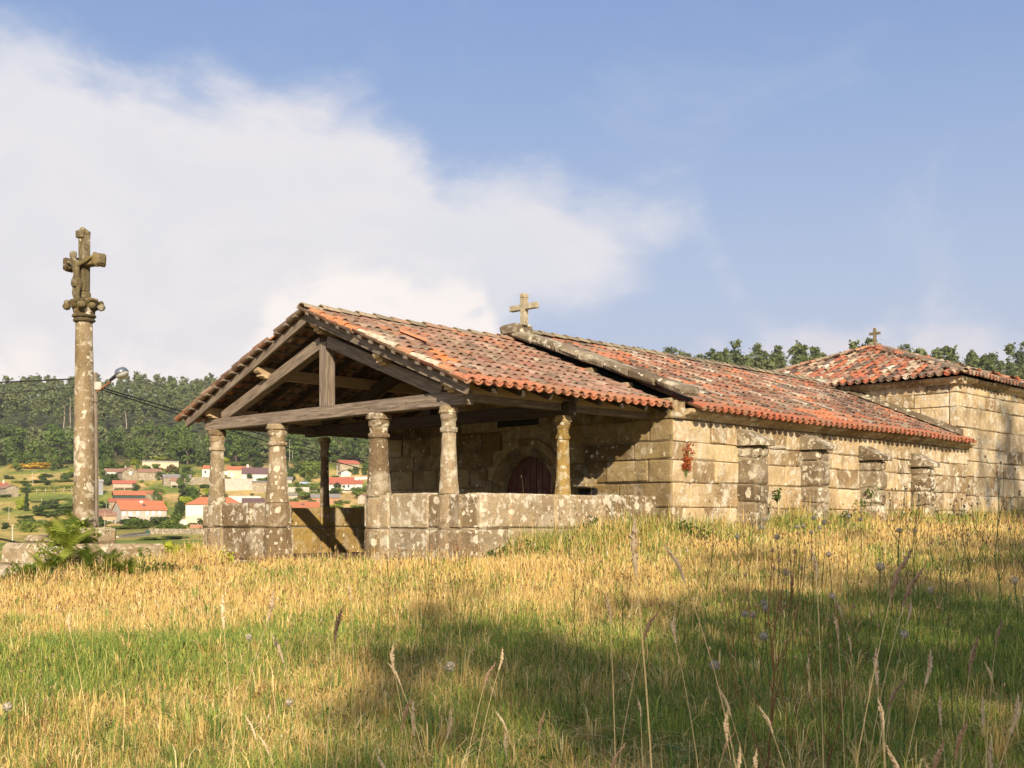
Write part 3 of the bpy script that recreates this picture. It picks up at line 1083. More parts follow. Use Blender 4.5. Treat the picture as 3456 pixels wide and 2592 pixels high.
def porch_tint(x, y, r, c, kind, colr):
    k = random.random()
    if r == 0:
        return (.38 * random.uniform(.85, 1.1), .155, .085)
    if c == 0 and kind:
        if r >= nrow - 4:
            return (.56, .20, .075)
        if r in (2, 3, 5, 6, 7):
            return (.50, .44, .34)
        return (.46, .22, .11)
    if c in (2, 3) and r in (3, 4) and k < .8:
        return (.58, .20, .07)
    if x > 3.0 and k < .35:
        return tuple(v * f for v, f in zip(colr, (1.12, 1.1, 1.12)))
    return colr


field_porch = Tiles()
slope_tiles((PU0, PE_R, Z(zroof(PE_R)) - .055), (1, 0, 0), (0, 1, SL), ncol, nrow, pitch, (lenR - .05) / nrow, PAL_PORCH, field_porch, chapel, None, porch_tint)
fl = Tiles()
slope_tiles((PU0, PE_L, Z(zroof(PE_L)) - .055), (1, 0, 0), (0, -1, SL), ncol, 12, pitch, (lenL - .05) / 12, PAL_PORCH, fl, None,
            lambda x, y: not (y > 2.3 and y < 4.2 and x < .55 and random.random() < .3), porch_tint, 0, .5)
field_porch.obj('porch_channel_tiles', chapel, kind='stuff')
fl.obj('far_slope_tiles', chapel, kind='stuff')
# one loose tile standing proud
lo_ = put('tile', TILE_ME[2], None, chapel)
lo_.matrix_basis = Matrix.Translation((.62, 1.45, Z(zroof(1.45)) + .13)) @ Matrix.Rotation(.9, 4, 'Z') @ Matrix.Rotation(.36, 4, 'X')
lo_.color = (.42, .17, .09, 1)
# ridge tiles
RT = {}
nrt = 13
for k in range(nrt):
    u0 = PU0 - .05 + (PU1 - PU0 + .05) * k / nrt
    o = put('ridge_tile', TILE_ME[k % 6], None, chapel)
    o.matrix_basis = Matrix.Translation((u0, VM + random.uniform(-.012, .012), Z(ZR) + .035 + random.uniform(-.006, .01))) @ Matrix.Rotation(-math.pi / 2, 4, 'Z') @ \
        Matrix.Rotation(math.radians(-2), 4, 'X') @ Matrix.Diagonal((1.35, .95, 1.25, 1))
    c_ = random.choice([(.26, .22, .15), (.20, .17, .12), (.32, .26, .18), (.30, .19, .13)])
    o.color = (*c_, 1)

# timber of the porch
def beam(name, p0, p1, w, h, mat='timber', parent=chapel, roll=0.0, bev=.008):
    p0, p1 = Vector(p0), Vector(p1)
    d = p1 - p0
    L = d.length
    xa = d.normalized()
    up = Vector((0, 0, 1))
    if abs(xa.z) > .95:
        up = Vector((1, 0, 0))
    ya = up.cross(xa).normalized()
    za = xa.cross(ya)
    me = MB().box((0, -w / 2, -h / 2), (L, w / 2, h / 2), bev, .003).mesh(name)
    o = put(name, me, M[mat], parent)
    o.matrix_basis = Matrix(((xa.x, ya.x, za.x, p0.x), (xa.y, ya.y, za.y, p0.y), (xa.z, ya.z, za.z, p0.z), (0, 0, 0, 1)))
    return o


def purlin(v, zt, name='purlin'):
    """beam along u whose front end is cut to an ogee"""
    w, h = .15, .185
    z0, z1 = zt - h, zt
    pr = [(-.20, z1), (-.20, z1 - .05), (-.175, z1 - .085), (-.12, z1 - .10), (-.13, z0 + .035), (-.07, z0 + .03), (-.05, z0), (PU1 + .1, z0), (PU1 + .1, z1)]
    mb = MB().prism([(u, z) for u, z in pr], 1, -w / 2, w / 2)
    V_ = np.array(mb.V)
    mb.V = [tuple(x) for x in V_]
    return mb.obj(name, M['timber_light'], chapel, (0, v, Z(0)))


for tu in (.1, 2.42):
    dk = 'timber' if tu < 1 else 'timber_shaded'
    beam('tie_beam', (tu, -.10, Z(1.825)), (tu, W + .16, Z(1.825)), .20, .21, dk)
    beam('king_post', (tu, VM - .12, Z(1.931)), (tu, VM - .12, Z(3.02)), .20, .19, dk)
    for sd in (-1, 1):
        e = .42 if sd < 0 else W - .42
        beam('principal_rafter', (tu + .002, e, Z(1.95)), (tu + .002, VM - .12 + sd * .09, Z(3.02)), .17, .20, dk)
purlin(VM - .12, 3.34, 'ridge_beam')
purlin(1.72, zroof(1.72) - .19)
purlin(5.12, zroof(5.12) - .19)
purlin(.12, zroof(.12) - .125, 'wall_plate')
purlin(W - .15, zroof(W - .15) - .10, 'wall_plate')
for sd, e in ((-1, PE_R + .06), (1, PE_L - .12)):
    beam('barge_rafter', (-.20, e, Z(zroof(e) - .12)), (-.20, VM + sd * .005, Z(ZR - .12)), .07, .155)
    for k in range(8):
        uu = .38 + k * .6
        beam('rafter', (uu, e, Z(zroof(e) - .10)), (uu, VM + sd * .01, Z(ZR - .10)), .07, .10, 'timber_shaded')
    nb = 14
    for k in range(nb):
        v = e + (VM - e) * (k + .35) / nb
        ang = math.atan(SL)
        me_o = beam('batten', (-.37, v, Z(zroof(v) - .026)), (PU1, v, Z(zroof(v) - .026)), .075, .042, 'timber', bev=.003)
        me_o.matrix_basis = me_o.matrix_basis @ Matrix.Rotation(-sd * ang, 4, 'X')
# side beam over the parapet columns
beam('side_beam', (.22, .12, Z(1.86)), (PU1, .12, Z(1.86)), .13, .13)
beam('side_beam', (.22, W - .12, Z(1.82)), (PU1, W - .12, Z(1.82)), .13, .14)

# nave roof
NE = -.77
NSL = .418
NZR = 3.735
nav = Tiles()
def nave_tint(x, y, r, c, kind, colr):
    if r == 0:
        return (.35 * random.uniform(.75, 1.1), .115, .062)
    f = vnoise(x * .55 + 3, y * .8, 8)
    if f > .62:
        return tuple(v * .62 for v in colr)
    if r <= 2 and random.random() < .4:
        return (.44, .16, .08)
    return colr


nu0, nu1 = UF + .40, TU0 - .03
nl = math.hypot(VM - NE, NSL * (VM - NE))
nc = int((nu1 - nu0) / .212)
for sd in (-1, 1):
    e = NE if sd < 0 else 2 * VM - NE
    slope_tiles((nu0, e, Z(NZR - NSL * (VM - NE)) - .05), (1, 0, 0), (0, -sd, NSL), nc, 13, (nu1 - nu0) / nc, (nl - .04) / 13, PAL_NAVE, nav, None, None, nave_tint, 1.4)
for k in range(30):
    u0 = nu0 + (nu1 - nu0) * k / 30
    m4 = Matrix.Translation((u0, VM, Z(NZR) + .05)) @ Matrix.Rotation(-math.pi / 2, 4, 'Z') @ Matrix.Rotation(math.radians(-2), 4, 'X') @ Matrix.Diagonal((1.35, 1, 1.25, 1))
    nav.add(m4, random.choice([(.26, .22, .15), (.20, .17, .12), (.14, .12, .09)]))
nav.obj('nave_roof_tiles', chapel, kind='stuff')
deck = MB()
deck.prism([(NE + .36, Z(NZR - NSL * (VM - NE - .36)) - .08), (2 * VM - NE - .36, Z(NZR - NSL * (VM - NE - .36)) - .08), (VM, Z(NZR) - .06)], 0, nu0 + .02, nu1)
deck.part('nave_roof_deck', M['dark'], chapel)
fil = MB()                                    # mortar fillet where the nave roof meets the transept
e0 = NE + .25
fil.add([(TU0 - .25, e0, Z(NZR - NSL * (VM - e0)) + .08), (TU0 - .02, e0, Z(NZR - NSL * (VM - e0)) + .21), (TU0 - .25, VM, Z(NZR) + .10), (TU0 - .02, VM, Z(NZR) + .22),
         (TU0 - .02, e0, Z(NZR - NSL * (VM - e0)) - .05), (TU0 - .02, VM, Z(NZR) - .05)], [(0, 1, 3, 2), (0, 2, 5, 4), (1, 4, 5, 3), (0, 4, 1), (2, 3, 5)])
fil.part('roof_fillet', M['coping_stone'], chapel)

# transept roof: four slopes to one point
ta = Tiles()
AP = ((TU0 + TU1) / 2, (VT0 + VT1) / 2, 5.06)
OV = .36
ZE = 3.60
cor = [(TU0 - OV, VT0 - OV), (TU1 + OV, VT0 - OV), (TU1 + OV, VT1 + OV), (TU0 - OV, VT1 + OV)]
for k in range(4):
    a, b = Vector((*cor[k], Z(ZE))), Vector((*cor[(k + 1) % 4], Z(ZE)))
    mid = (a + b) / 2
    up = Vector((AP[0], AP[1], Z(AP[2]))) - mid
    L, H = (b - a).length, up.length
    n_c = int(L / .215)
    slope_tiles(a - Vector((0, 0, .05)), b - a, up, n_c, int(H / .33), L / n_c, .335, PAL_TRAN, ta, None,
                lambda x, y, L=L, H=H: min(x, L - x) > y * (L / 2) / H + .05, None, 0, 1.6)
for k in range(4):
    a = Vector((*cor[k], Z(ZE) + .06))
    apx = Vector((AP[0], AP[1], Z(AP[2]) + .05))
    d = apx - a
    n = 13
    for i in range(n):
        p = a + d * (i / n)
        xx = d.normalized()
        yy = Vector((0, 0, 1)).cross(xx).normalized()
        zz = xx.cross(yy)
        s = 1.25
        m4 = Matrix(((yy.x * -s, xx.x, zz.x * s, p.x), (yy.y * -s, xx.y, zz.y * s, p.y), (yy.z * -s, xx.z, zz.z * s, p.z), (0, 0, 0, 1)))
        ta.add(m4, random.choice([(.24, .19, .13), (.34, .17, .10), (.18, .15, .11)]))
ta.obj('transept_roof_tiles', chapel, kind='stuff')
dk = MB()
dk.add([(AP[0] + (c[0] - AP[0]) * .91, AP[1] + (c[1] - AP[1]) * .91, Z(ZE) + .05) for c in cor] + [(AP[0], AP[1], Z(AP[2]) - .08)], [(0, 1, 4), (1, 2, 4), (2, 3, 4), (3, 0, 4), (3, 2, 1, 0)])
dk.part('transept_roof_deck', M['dark'], chapel)
MB().box((AP[0] - .16, AP[1] - .16, Z(AP[2]) + .02), (AP[0] + .16, AP[1] + .16, Z(AP[2]) + .13), .03, .01).part('cross_plinth', M['coping_stone'], chapel)
cross_mb(.46, .17, .08, .30).obj('roof_cross', M['cross_stone'], chapel, (AP[0], AP[1], Z(AP[2]) + .12))

# parapet of the porch: big lichened blocks, and the columns on it
def parapet_run(axis, face0, face1, lo, hi, ztop, cuts, mat, jit=.014):
    core = MB()
    if axis == 1:
        core.box((face0 + .04, lo + .03, Z(-1.3)), (face1 - .04, hi - .03, Z(ztop - .05)))
    else:
        core.box((lo + .03, face0 + .04, Z(-1.3)), (hi - .03, face1 - .04, Z(ztop - .05)))
    po = core.obj('parapet', M['mortar'], chapel)
    rows = [(-1.25, -.72), (-.72, -.13), (-.13, ztop)]
    for ri, (z0, z1) in enumerate(rows):
        cc = cuts[min(ri, len(cuts) - 1)] if ri else cuts[0]
        xs = [lo] + [c + (.0 if ri else .12) for c in cc] + [hi]
        for a, b in zip(xs[:-1], xs[1:]):
            dzt = random.uniform(-.025, .02) if ri == 2 else random.uniform(-.006, .004)
            p = random.uniform(-.012, .015)
            if axis == 1:
                q = (face0 - p, a + .008, Z(z0 + .008)), (face1 + p, b - .008, Z(z1 - .008 + dzt))
            else:
                q = (a + .008, face0 - p, Z(z0 + .008)), (b - .008, face1 + p, Z(z1 - .008 + dzt))
            MB().box(*q, .032, jit).part('parapet_stone', mat, po)
    return po


parapet_run(1, -.08, .30, 4.66, 7.15, .33, [(5.75,), (5.45, 6.45)], M['parapet_stone'])
parapet_run(1, -.08, .30, -.12, 2.20, .42, [(.9,), (.62, 1.55)], M['parapet_stone'])
parapet_run(0, -.10, .24, .32, UF - .02, .44, [(1.6, 3.2), (.95, 2.0, 3.3)], M['parapet_stone'])
parapet_run(0, W - .26, W + .08, .32, UF - .02, .28, [(1.5, 3.1), (1.2, 2.45, 3.6)], M['yellow_stone'])
MB().box((.2, .2, Z(-1.0)), (UF + .2, W - .2, Z(-.66))).part('porch_floor', M['earth'], chapel)
MB().box((-.12, 2.22, Z(-1.2)), (.34, 4.66, Z(-.70)), .03, .01).part('door_sill', M['yellow_stone'], chapel)


def column(u, v, zbase, ztop, r0, r1, flare=0.0, sq=.75, mat='column_stone', pier=None):
    H = ztop - zbase
    co = MB()
    ph = math.pi / 12
    prof = [(r0 + flare, 0)]
    for k in range(1, 9):
        t = k / 8
        prof.append((r0 + (r1 - r0) * t + flare * max(0, 1 - t * 2.2) ** 2, t * (H - .40)))
    co.lathe(prof, 12, sq, .005, ph)
    c_o = co.obj('column', M[mat], chapel, (u, v, Z(zbase)))
    cap = [(r1 * 1.02, H - .40), (r1 * 1.22, H - .385), (r1 * 1.28, H - .355), (r1 * 1.2, H - .325), (r1 * 1.03, H - .31), (r1 * 1.03, H - .23), (r1 * 1.14, H - .205),
           (r1 * 1.22, H - .15), (r1 * 1.25, H - .11)]
    MB().lathe(cap, 12, sq * .9, .006, ph).obj('capital', M[mat], c_o)
    MB().lathe([(r1 * 1.28, H - .105), (r1 * 1.38, H - .09), (r1 * 1.36, H - .03), (r1 * 1.2, H)], 12, .85, .010, ph).obj('abacus', M[mat], c_o)
    if pier:
        for z0, z1 in ((-1.2, -.70), (-.70, -.13), (-.13, zbase)):
            w0 = pier + (.02 if z0 < -.5 else 0) + random.uniform(-.008, .008)
            h0, h1 = z0 - zbase + .005, z1 - zbase - .005
            MB().lathe([(w0 * .93, h0), (w0 * 1.0, h0 + .03), (w0 * .99, (h0 + h1) / 2), (w0 * .97, h1 - .03), (w0 * .90, h1)], 12, .8, .009, ph).obj('pier_stone', M[mat], c_o)
    return c_o


column(.06, 6.84, .30, 1.715, .140, .108, .012, .75, 'column_stone', .155)
column(.05, 4.81, .32, 1.715, .175, .122, .012, .75, 'column_stone', .19)
column(.05, 1.95, .38, 1.715, .170, .122, .012, .75, 'column_stone', .185)
column(.04, .27, .40, 1.715, .122, .090, .010, .75, 'column_stone', .135)
column(2.42, .11, .42, 1.715, .104, .083, .012, .75, 'yellow_stone')
column(2.62, W - .12, .27, 1.715, .090, .080, .01, .2)

# ------------------------------------------------------------------ plants
def leaf_cloud(blobs, n, size, rng, flat=0.0, stretch=1.0, shell=.55, rnd=.8):
    """n leaf cards spread through a set of blobs (x, y, z, r)"""
    b = np.array(blobs, float)
    w = b[:, 3] ** 2
    idx = rng.choice(len(b), n, p=w / w.sum())
    d = rng.normal(size=(n, 3))
    d /= np.linalg.norm(d, axis=1)[:, None]
    rad = b[idx, 3] * (shell + (1 - shell) * rng.random(n) ** .5) * rng.uniform(.85, 1.18, n) if shell > 0 else b[idx, 3] * np.abs(rng.normal(0, .72, n))
    c = b[idx, :3] + d * rad[:, None] * np.array((1, 1, .8))
    nrm = d + rng.normal(size=(n, 3)) * rnd + np.array((0, 0, .35))
    nrm /= np.linalg.norm(nrm, axis=1)[:, None]
    t = np.cross(nrm, rng.normal(size=(n, 3)))
    t /= np.linalg.norm(t, axis=1)[:, None]
    s = np.cross(nrm, t)
    sz = size * rng.uniform(.5, 1.35, n)[:, None]
    t, s = t * sz * stretch, s * sz * .62
    V = np.stack([c - t, c - s * rng.uniform(.6, 1.2, (n, 1)), c + t, c + s * rng.uniform(.6, 1.2, (n, 1))], 1).reshape(-1, 3)
    return V, np.arange(4 * n).reshape(-1, 4)


def tree_meshes(kind, seed, n=650, leaf=.8):
    """returns crown mesh and trunk mesh for a tree of about unit kind"""
    rng = np.random.default_rng(seed)
    tr = MB()
    blobs = []
    if kind == 'euc':
        H = rng.uniform(17, 22)
        x, y = 0, 0
        pts = [(0, 0, -1.5)]
        for k in range(1, 6):
            x += rng.normal(0, .22)
            y += rng.normal(0, .22)
            pts.append((x, y, H * .9 * k / 5))
        tr.tube(pts, [.32, .28, .23, .17, .11, .05], 5)
        for k in range(int(rng.integers(13, 20))):
            t = rng.uniform(.54, 1.0) ** .8
            rr = 3.3 * (1.12 - t) ** .5 * rng.uniform(.2, 1.0)
            a = rng.uniform(0, 6.28)
            c = (x * t + rr * math.cos(a), y * t + rr * math.sin(a), H * t)
            blobs.append((*c, rng.uniform(.7, 1.6)))
            tr.tube([(x * t * .8, y * t * .8, H * t * .8), c], [.09, .03], 3)
    elif kind == 'oak':
        H = rng.uniform(8, 12)
        tr.tube([(0, 0, -1.5), (.1, .1, H * .3), (0, .2, H * .6)], [.4, .3, .15], 6)
        for k in range(int(rng.integers(10, 14))):
            a = rng.uniform(0, 6.28)
            t = rng.uniform(.12, .95)
            rr = H * .36 * math.sin(math.pi * min(t, .9) * .85 + .3) * rng.uniform(.35, 1)
            c = (rr * math.cos(a), rr * math.sin(a), H * t)
            blobs.append((*c, H * rng.uniform(.13, .2)))
            tr.tube([(0, .1, H * t * .5), c], [.12, .03], 3)
    elif kind == 'bush':
        H = 1.0
        tr.tube([(0, 0, -.3), (.02, .0, .5)], [.05, .03], 5)
        for k in range(9):
            a = rng.uniform(0, 6.28)
            rr = rng.uniform(.05, .42)
            c = (rr * math.cos(a), rr * math.sin(a), rng.uniform(.18, .74))
            blobs.append((*c, rng.uniform(.2, .3)))
            tr.tube([(0, 0, .1), c], [.03, .01], 3)
    elif kind == 'column':
        H = 1.0
        tr.tube([(0, 0, -.2), (0, 0, .9)], [.03, .01], 5)
        for k in range(14):
            t = k / 13
            blobs.append((rng.normal(0, .012), rng.normal(0, .012), .06 + .88 * t, .10 * (1 - t * .55) + .01))
    elif kind == 'shade':
        H = 12.0
        tr.tube([(0, 0, -1), (.2, .1, 3), (-.1, .3, 6), (0, 0, 10)], [.35, .28, .2, .06], 7)
        for k in range(30):
            a = rng.uniform(0, 6.28)
            t = .34 + .66 * rng.random() ** .42
            rr = 3.4 * math.sin(math.pi * min(1, t * .8 + .12)) ** .7 * rng.uniform(.15, 1)
            c = (rr * math.cos(a), rr * math.sin(a), H * t)
            blobs.append((*c, rng.uniform(.55, 1.15)))
            tr.tube([(0, .1, H * t * .75), c], [.06, .02], 4)
    V, Q = leaf_cloud(blobs, n, leaf, rng, shell=.5 if kind in ('oak', 'bush') else 0 if kind == 'euc' else .5, rnd=.55 if kind in ('oak', 'bush') else .55 if kind == 'euc' else .8)
    return mesh_np('crown', V, Q), tr.mesh('trunk')


LIB = {}
for kind, cnt, n, leaf, lm, bm in (('euc', 9, 1300, .46, 'leaf_euc', 'bark_pale'), ('oak', 6, 1000, .60, 'leaf_oak', 'bark')):
    LIB[kind] = []
    for s in range(cnt):
        c_, t_ = tree_meshes(kind, 100 + s * 7 + len(kind), n, leaf)
        c_.materials.append(M[lm])
        t_.materials.append(M[bm])
        LIB[kind].append((c_, t_))


def stand(name, label, cat, x, y, meshes, s=(1, 1, 1), group=None, rz=None, z=None):
    o = thing(name, label, cat, (x, y, gz(x, y) if z is None else z), random.uniform(0, 6.28) if rz is None else rz, group)
    o.scale = s
    for nm, me in zip(('crown', 'trunk'), meshes):
        put(nm, me, None, o)
    return o


# the wood on the far hillside
spots = []
rng = np.random.default_rng(5)
grid = {}
def free(x, y, d):
    k = (int(x // d), int(y // d))
    for i in (-1, 0, 1):
        for j in (-1, 0, 1):
            for (a, b) in grid.get((k[0] + i, k[1] + j), ()):
                if (a - x) ** 2 + (b - y) ** 2 < d * d:
                    return False
    grid.setdefault(k, []).append((x, y))
    return True


for _ in range(9000):                         # left hillside
    y = 640 + 500 * rng.random() ** .9
    k = rng.uniform(-.48, -.05)
    x = k * y
    if free(x, y, 11.0):
        if 742 < y < 772 + 14 * math.sin(x / 37.0) and k < -.18:
            continue                          # a break in the wood shows bare trunks above it
        edge = 655 + 40 * float(vnoise(x / 30, 2.0, 6))
        kind = 'oak' if y < edge + 75 else 'euc'
        spots.append((x, y, kind, rng.uniform(.95, 1.65)))
for _ in range(2500):                         # brush under the crest of the left hill
    y = 1040 + 110 * rng.random()
    x = rng.uniform(-.48, -.05) * y
    if free(x, y, 6.0):
        spots.append((x, y, 'oak', rng.uniform(.7, 1.1)))
for _ in range(3000):                         # right-hand hill behind the chapel
    y = 350 + 190 * rng.random()
    k = rng.uniform(.03, .52)
    x = k * y
    if free(x, y, 6.5):
        spots.append((x, y, 'euc' if rng.random() < .6 else 'oak', rng.uniform(.6, 1.15)))


def visible_size(sp):
    x, y, kind, s = sp
    k = x / y
    front_row = 1.0
    if k > 0:
        front_row = 1.3 if y > 440 else .45    # only the crest shows over the chapel
    elif k > -.10:
        front_row = .3
    elif y > 1060:
        front_row = 1.2
    return front_row * s / y


order = sorted(spots, key=visible_size, reverse=True)
singles, massed = order[:285], order[285:]
for i, (x, y, kind, s) in enumerate(singles):
    if x > 0:
        nm, lab, grp = ('eucalyptus_tree' if kind == 'euc' else 'oak_tree'), ('tall airy tree' if kind == 'euc' else 'rounded dense tree') + (' on the hill crest above the nave roof' if x / y < .25 else ' on the hill crest around the transept roof' if x / y < .38 else ' on the hill crest right of the transept cross'), 'trees on the hill behind the chapel roof'
    elif kind == 'oak':
        nm, lab, grp = 'oak_tree', 'rounded dark green tree at the lower wood edge ' + ('left of the wayside cross' if x / y < -.385 else 'between the wayside cross and the porch' if x / y < -.27 else 'seen behind the porch columns'), 'broadleaf trees at the foot of the hillside wood'
    else:
        nm, lab, grp = 'eucalyptus_tree', 'tall pale trunked tree in the hillside wood beyond the village', 'tall trees in the hillside wood'
    stand(nm, lab, 'tree', x, y, LIB[kind][i % len(LIB[kind])], (s, s, s), grp)
Vs, Qs, Ns = [], [], 0
cache = {}
for kind in LIB:
    for i, (c_, t_) in enumerate(LIB[kind]):
        v = np.empty(len(c_.vertices) * 3, np.float32)
        c_.vertices.foreach_get('co', v)
        v = v.reshape(-1, 4, 3)[::5].reshape(-1, 3)       # every fifth leaf, larger
        cen = v.reshape(-1, 4, 3).mean(1, keepdims=True)
        cache[(kind, i)] = ((v.reshape(-1, 4, 3) - cen) * 1.95 + cen).reshape(-1, 3)
for i, (x, y, kind, s) in enumerate(massed):
    v = cache[(kind, i % len(LIB[kind]))]
    a = rng.uniform(0, 6.28)
    R = np.array(((math.cos(a), -math.sin(a), 0), (math.sin(a), math.cos(a), 0), (0, 0, 1)))
    v = v @ R.T * s + np.array((x, y, gz(x, y)))
    Vs.append(v)
    Qs.append(np.arange(len(v)).reshape(-1, 4) + Ns)
    Ns += len(v)
put('far_forest', mesh_np('far_forest', np.vstack(Vs), np.vstack(Qs)), M['leaf_euc'], kind='stuff',
    label='dense mass of trees filling the hillside wood behind the front rows', category='forest')

# ------------------------------------------------------------------ village
def A(a, b):                                   # pixel grids used when surveying the village
    return 300 + .2291 * a, 1480 + .2291 * b


def Bq(a, b):
    return 660 + .3255 * a, 1480 + .3255 * b


def Cq(a, b):
    return .1688 * a, 1480 + .1688 * b


def house(name, label, cat, p0, p1, roof_px, kind, wall, roof, depth=7.0, yaw=0.0, wins=(), chimney=None, group=None, door=None,
          over=.35, stilts=0.0, gable_mat=None, dist=None, extra=None, slats=False):
    """p0: photo spot of the lower left corner of the front, p1: of the upper right; roof_px: height of the roof"""
    (x0, yb), (x1, yt) = p0, p1
    xm = (x0 + x1) / 2
    X, Y, Zg = hit(xm, yb)
    if dist:
        Y = dist
        X = (xm - IMG_W / 2) / F_PX * Y
        Zg = (HORIZON - yb) / F_PX * Y + EYE
    s = Y / F_PX
    Wd, H, RH = (x1 - x0) * s, (yb - yt) * s, roof_px * s
    o = thing(name, label, cat, (X, Y, Zg), -math.atan2(X, Y) + yaw, group)
    lo = -2.5 if not stilts else stilts * s
    hx = Wd / 2
    D = depth
    mb = MB()
    if kind == 'front':
        mb.prism([(-hx, lo), (hx, lo), (hx, H), (0, H + RH), (-hx, H)], 1, 0, D)
    elif kind == 'side':
        V_ = []
        for x in (-hx, hx):
            V_ += [(x, 0, lo), (x, D, lo), (x, D, H), (x, D / 2, H + RH), (x, 0, H)]
        mb.add(V_, [(4, 3, 2, 1, 0), (5, 6, 7, 8, 9), (0, 1, 6, 5), (1, 2, 7, 6), (2, 3, 8, 7), (3, 4, 9, 8), (4, 0, 5, 9)])
    elif kind == 'shed':
        V_ = []
        for x in (-hx, hx):
            V_ += [(x, 0, lo), (x, D, lo), (x, D, H + RH), (x, 0, H)]
        mb.add(V_, [(3, 2, 1, 0), (4, 5, 6, 7), (0, 1, 5, 4), (1, 2, 6, 5), (2, 3, 7, 6), (3, 0, 4, 7)])
    else:
        mb.box((-hx, 0, lo), (hx, D, H))
    mb.obj('wall', M[wall], o)
    t = .16
    ov = over
    rf = MB()
    if kind == 'front':
        for sd in (-1, 1):
            e = sd * (hx + ov)
            ze = H - RH * ov / hx
            q = [(e, ze), (0, H + RH), (0, H + RH + t), (e, ze + t)]
            if sd > 0:
                q = q[::-1]
            rf.prism(q, 1, -ov, D + ov)
    elif kind == 'side':
        for sd in (0, 1):
            e = -ov if sd == 0 else D + ov
            ze = H - RH * ov / (D / 2)
            q = [(e, ze), (D / 2, H + RH), (D / 2, H + RH + t), (e, ze + t)]
            rf.prism(q if sd == 0 else q[::-1], 0, -hx - ov, hx + ov)
    elif kind == 'hip':
        k = min(D / 2, hx) * .9
        rf.add([(-hx - ov, -ov, H - .05), (hx + ov, -ov, H - .05), (hx + ov, D + ov, H - .05), (-hx - ov, D + ov, H - .05), (-hx + k, D / 2, H + RH), (hx - k, D / 2, H + RH)],
               [(0, 1, 5, 4), (1, 2, 5), (2, 3, 4, 5), (3, 0, 4), (3, 2, 1, 0)])
    elif kind == 'shed':
        q = [(-ov, H - RH * ov / D), (D + ov, H + RH + RH * ov / D), (D + ov, H + RH + RH * ov / D + t), (-ov, H - RH * ov / D + t)]
        rf.prism(q, 0, -hx - ov, hx + ov)
    else:
        rf.box((-hx - ov * .4, -ov * .4, H + .002), (hx + ov * .4, D + ov * .4, H + .18))
    roof_o = rf.obj('roof', M[roof], o)
    if gable_mat:
        V_ = [(hx + .02, 0.05, lo), (hx + .02, D - .05, lo), (hx + .02, D - .05, H), (hx + .02, D / 2, H + RH * .97), (hx + .02, .05, H)]
        V_ += [(x - .015, y, z) for x, y, z in V_]
        MB().add(V_, [(0, 1, 2, 3, 4), (9, 8, 7, 6, 5)] + [(i, i + 5, (i + 1) % 5 + 5, (i + 1) % 5) for i in range(5)]).obj('gable', M[gable_mat], o)
    for wn in wins:
        px, py, pw, ph, wm = wn[:5]
        cx_, cz = (px - xm) * s, (yb - py) * s
        w2, h2 = pw * s / 2, ph * s / 2
        fr = MB()
        b = min(.09, w2 * .3)
        fr.box((cx_ - w2, -.07, cz + h2 - b), (cx_ + w2, .02, cz + h2)).box((cx_ - w2, -.07, cz - h2), (cx_ + w2, .02, cz - h2 + b))
        fr.box((cx_ - w2, -.07, cz - h2 + b + .001), (cx_ - w2 + b, .02, cz + h2 - b - .001)).box((cx_ + w2 - b, -.07, cz - h2 + b + .001), (cx_ + w2, .02, cz + h2 - b - .001))
        f_o = fr.part('window', M['shutter'], o)
        MB().box((cx_ - w2 + b, -.04, cz - h2 + b), (cx_ + w2 - b, -.012, cz + h2 - b)).obj('pane', M[wm], f_o, tuple(-c for c in f_o.location))
    if chimney:
        px, w_, h_ = chimney
        cx_ = (px - xm) * s
        w2 = w_ * s / 2
        zc = H + RH * .75
        ch = MB().box((cx_ - w2, D * .35, zc - .6), (cx_ + w2, D * .35 + 2 * w2, zc + h_ * s)).obj('chimney', M['white'], roof_o)
        MB().box((cx_ - w2 - .08, D * .35 - .08, zc + h_ * s + .002), (cx_ + w2 + .08, D * .35 + 2 * w2 + .08, zc + h_ * s + .12)).obj('chimney_cap', M['concrete'], ch)
    if door:
        px, pw, ph, dm = door
        cx_ = (px - xm) * s
        MB().box((cx_ - pw * s / 2, -.06, 0), (cx_ + pw * s / 2, .02, ph * s)).obj('door', M[dm], o)
    if stilts:
        nleg = 3
        for i in range(nleg):
            xx = -hx + .3 + (2 * hx - .6) * i / (nleg - 1)
            for yy in (.3, D - .3):
                MB().box((xx - .16, yy - .16, -1.5), (xx + .16, yy + .16, lo - .12)).obj('leg', M['concrete'], o)
                MB().box((xx - .32, yy - .32, lo - .115), (xx + .32, yy + .32, lo - .004)).obj('staddle_cap', M['concrete'], o)
    if slats:
        for i in range(max(4, int(Wd / .8))):
            xx = -hx + .3 + (Wd - .6) * (i + .5) / max(4, int(Wd / .8))
            MB().box((xx - .12, -.05, lo + .25), (xx + .12, .01, H - .15)).obj('slat', M['timber_light'], o)
    if extra:
        extra(o, s, xm, yb, hx, D, H, RH)
    return o


def wpx(f, lst, w, h, mat='pane'):
    return [(*f(a, b), w, h, mat) for a, b in lst]


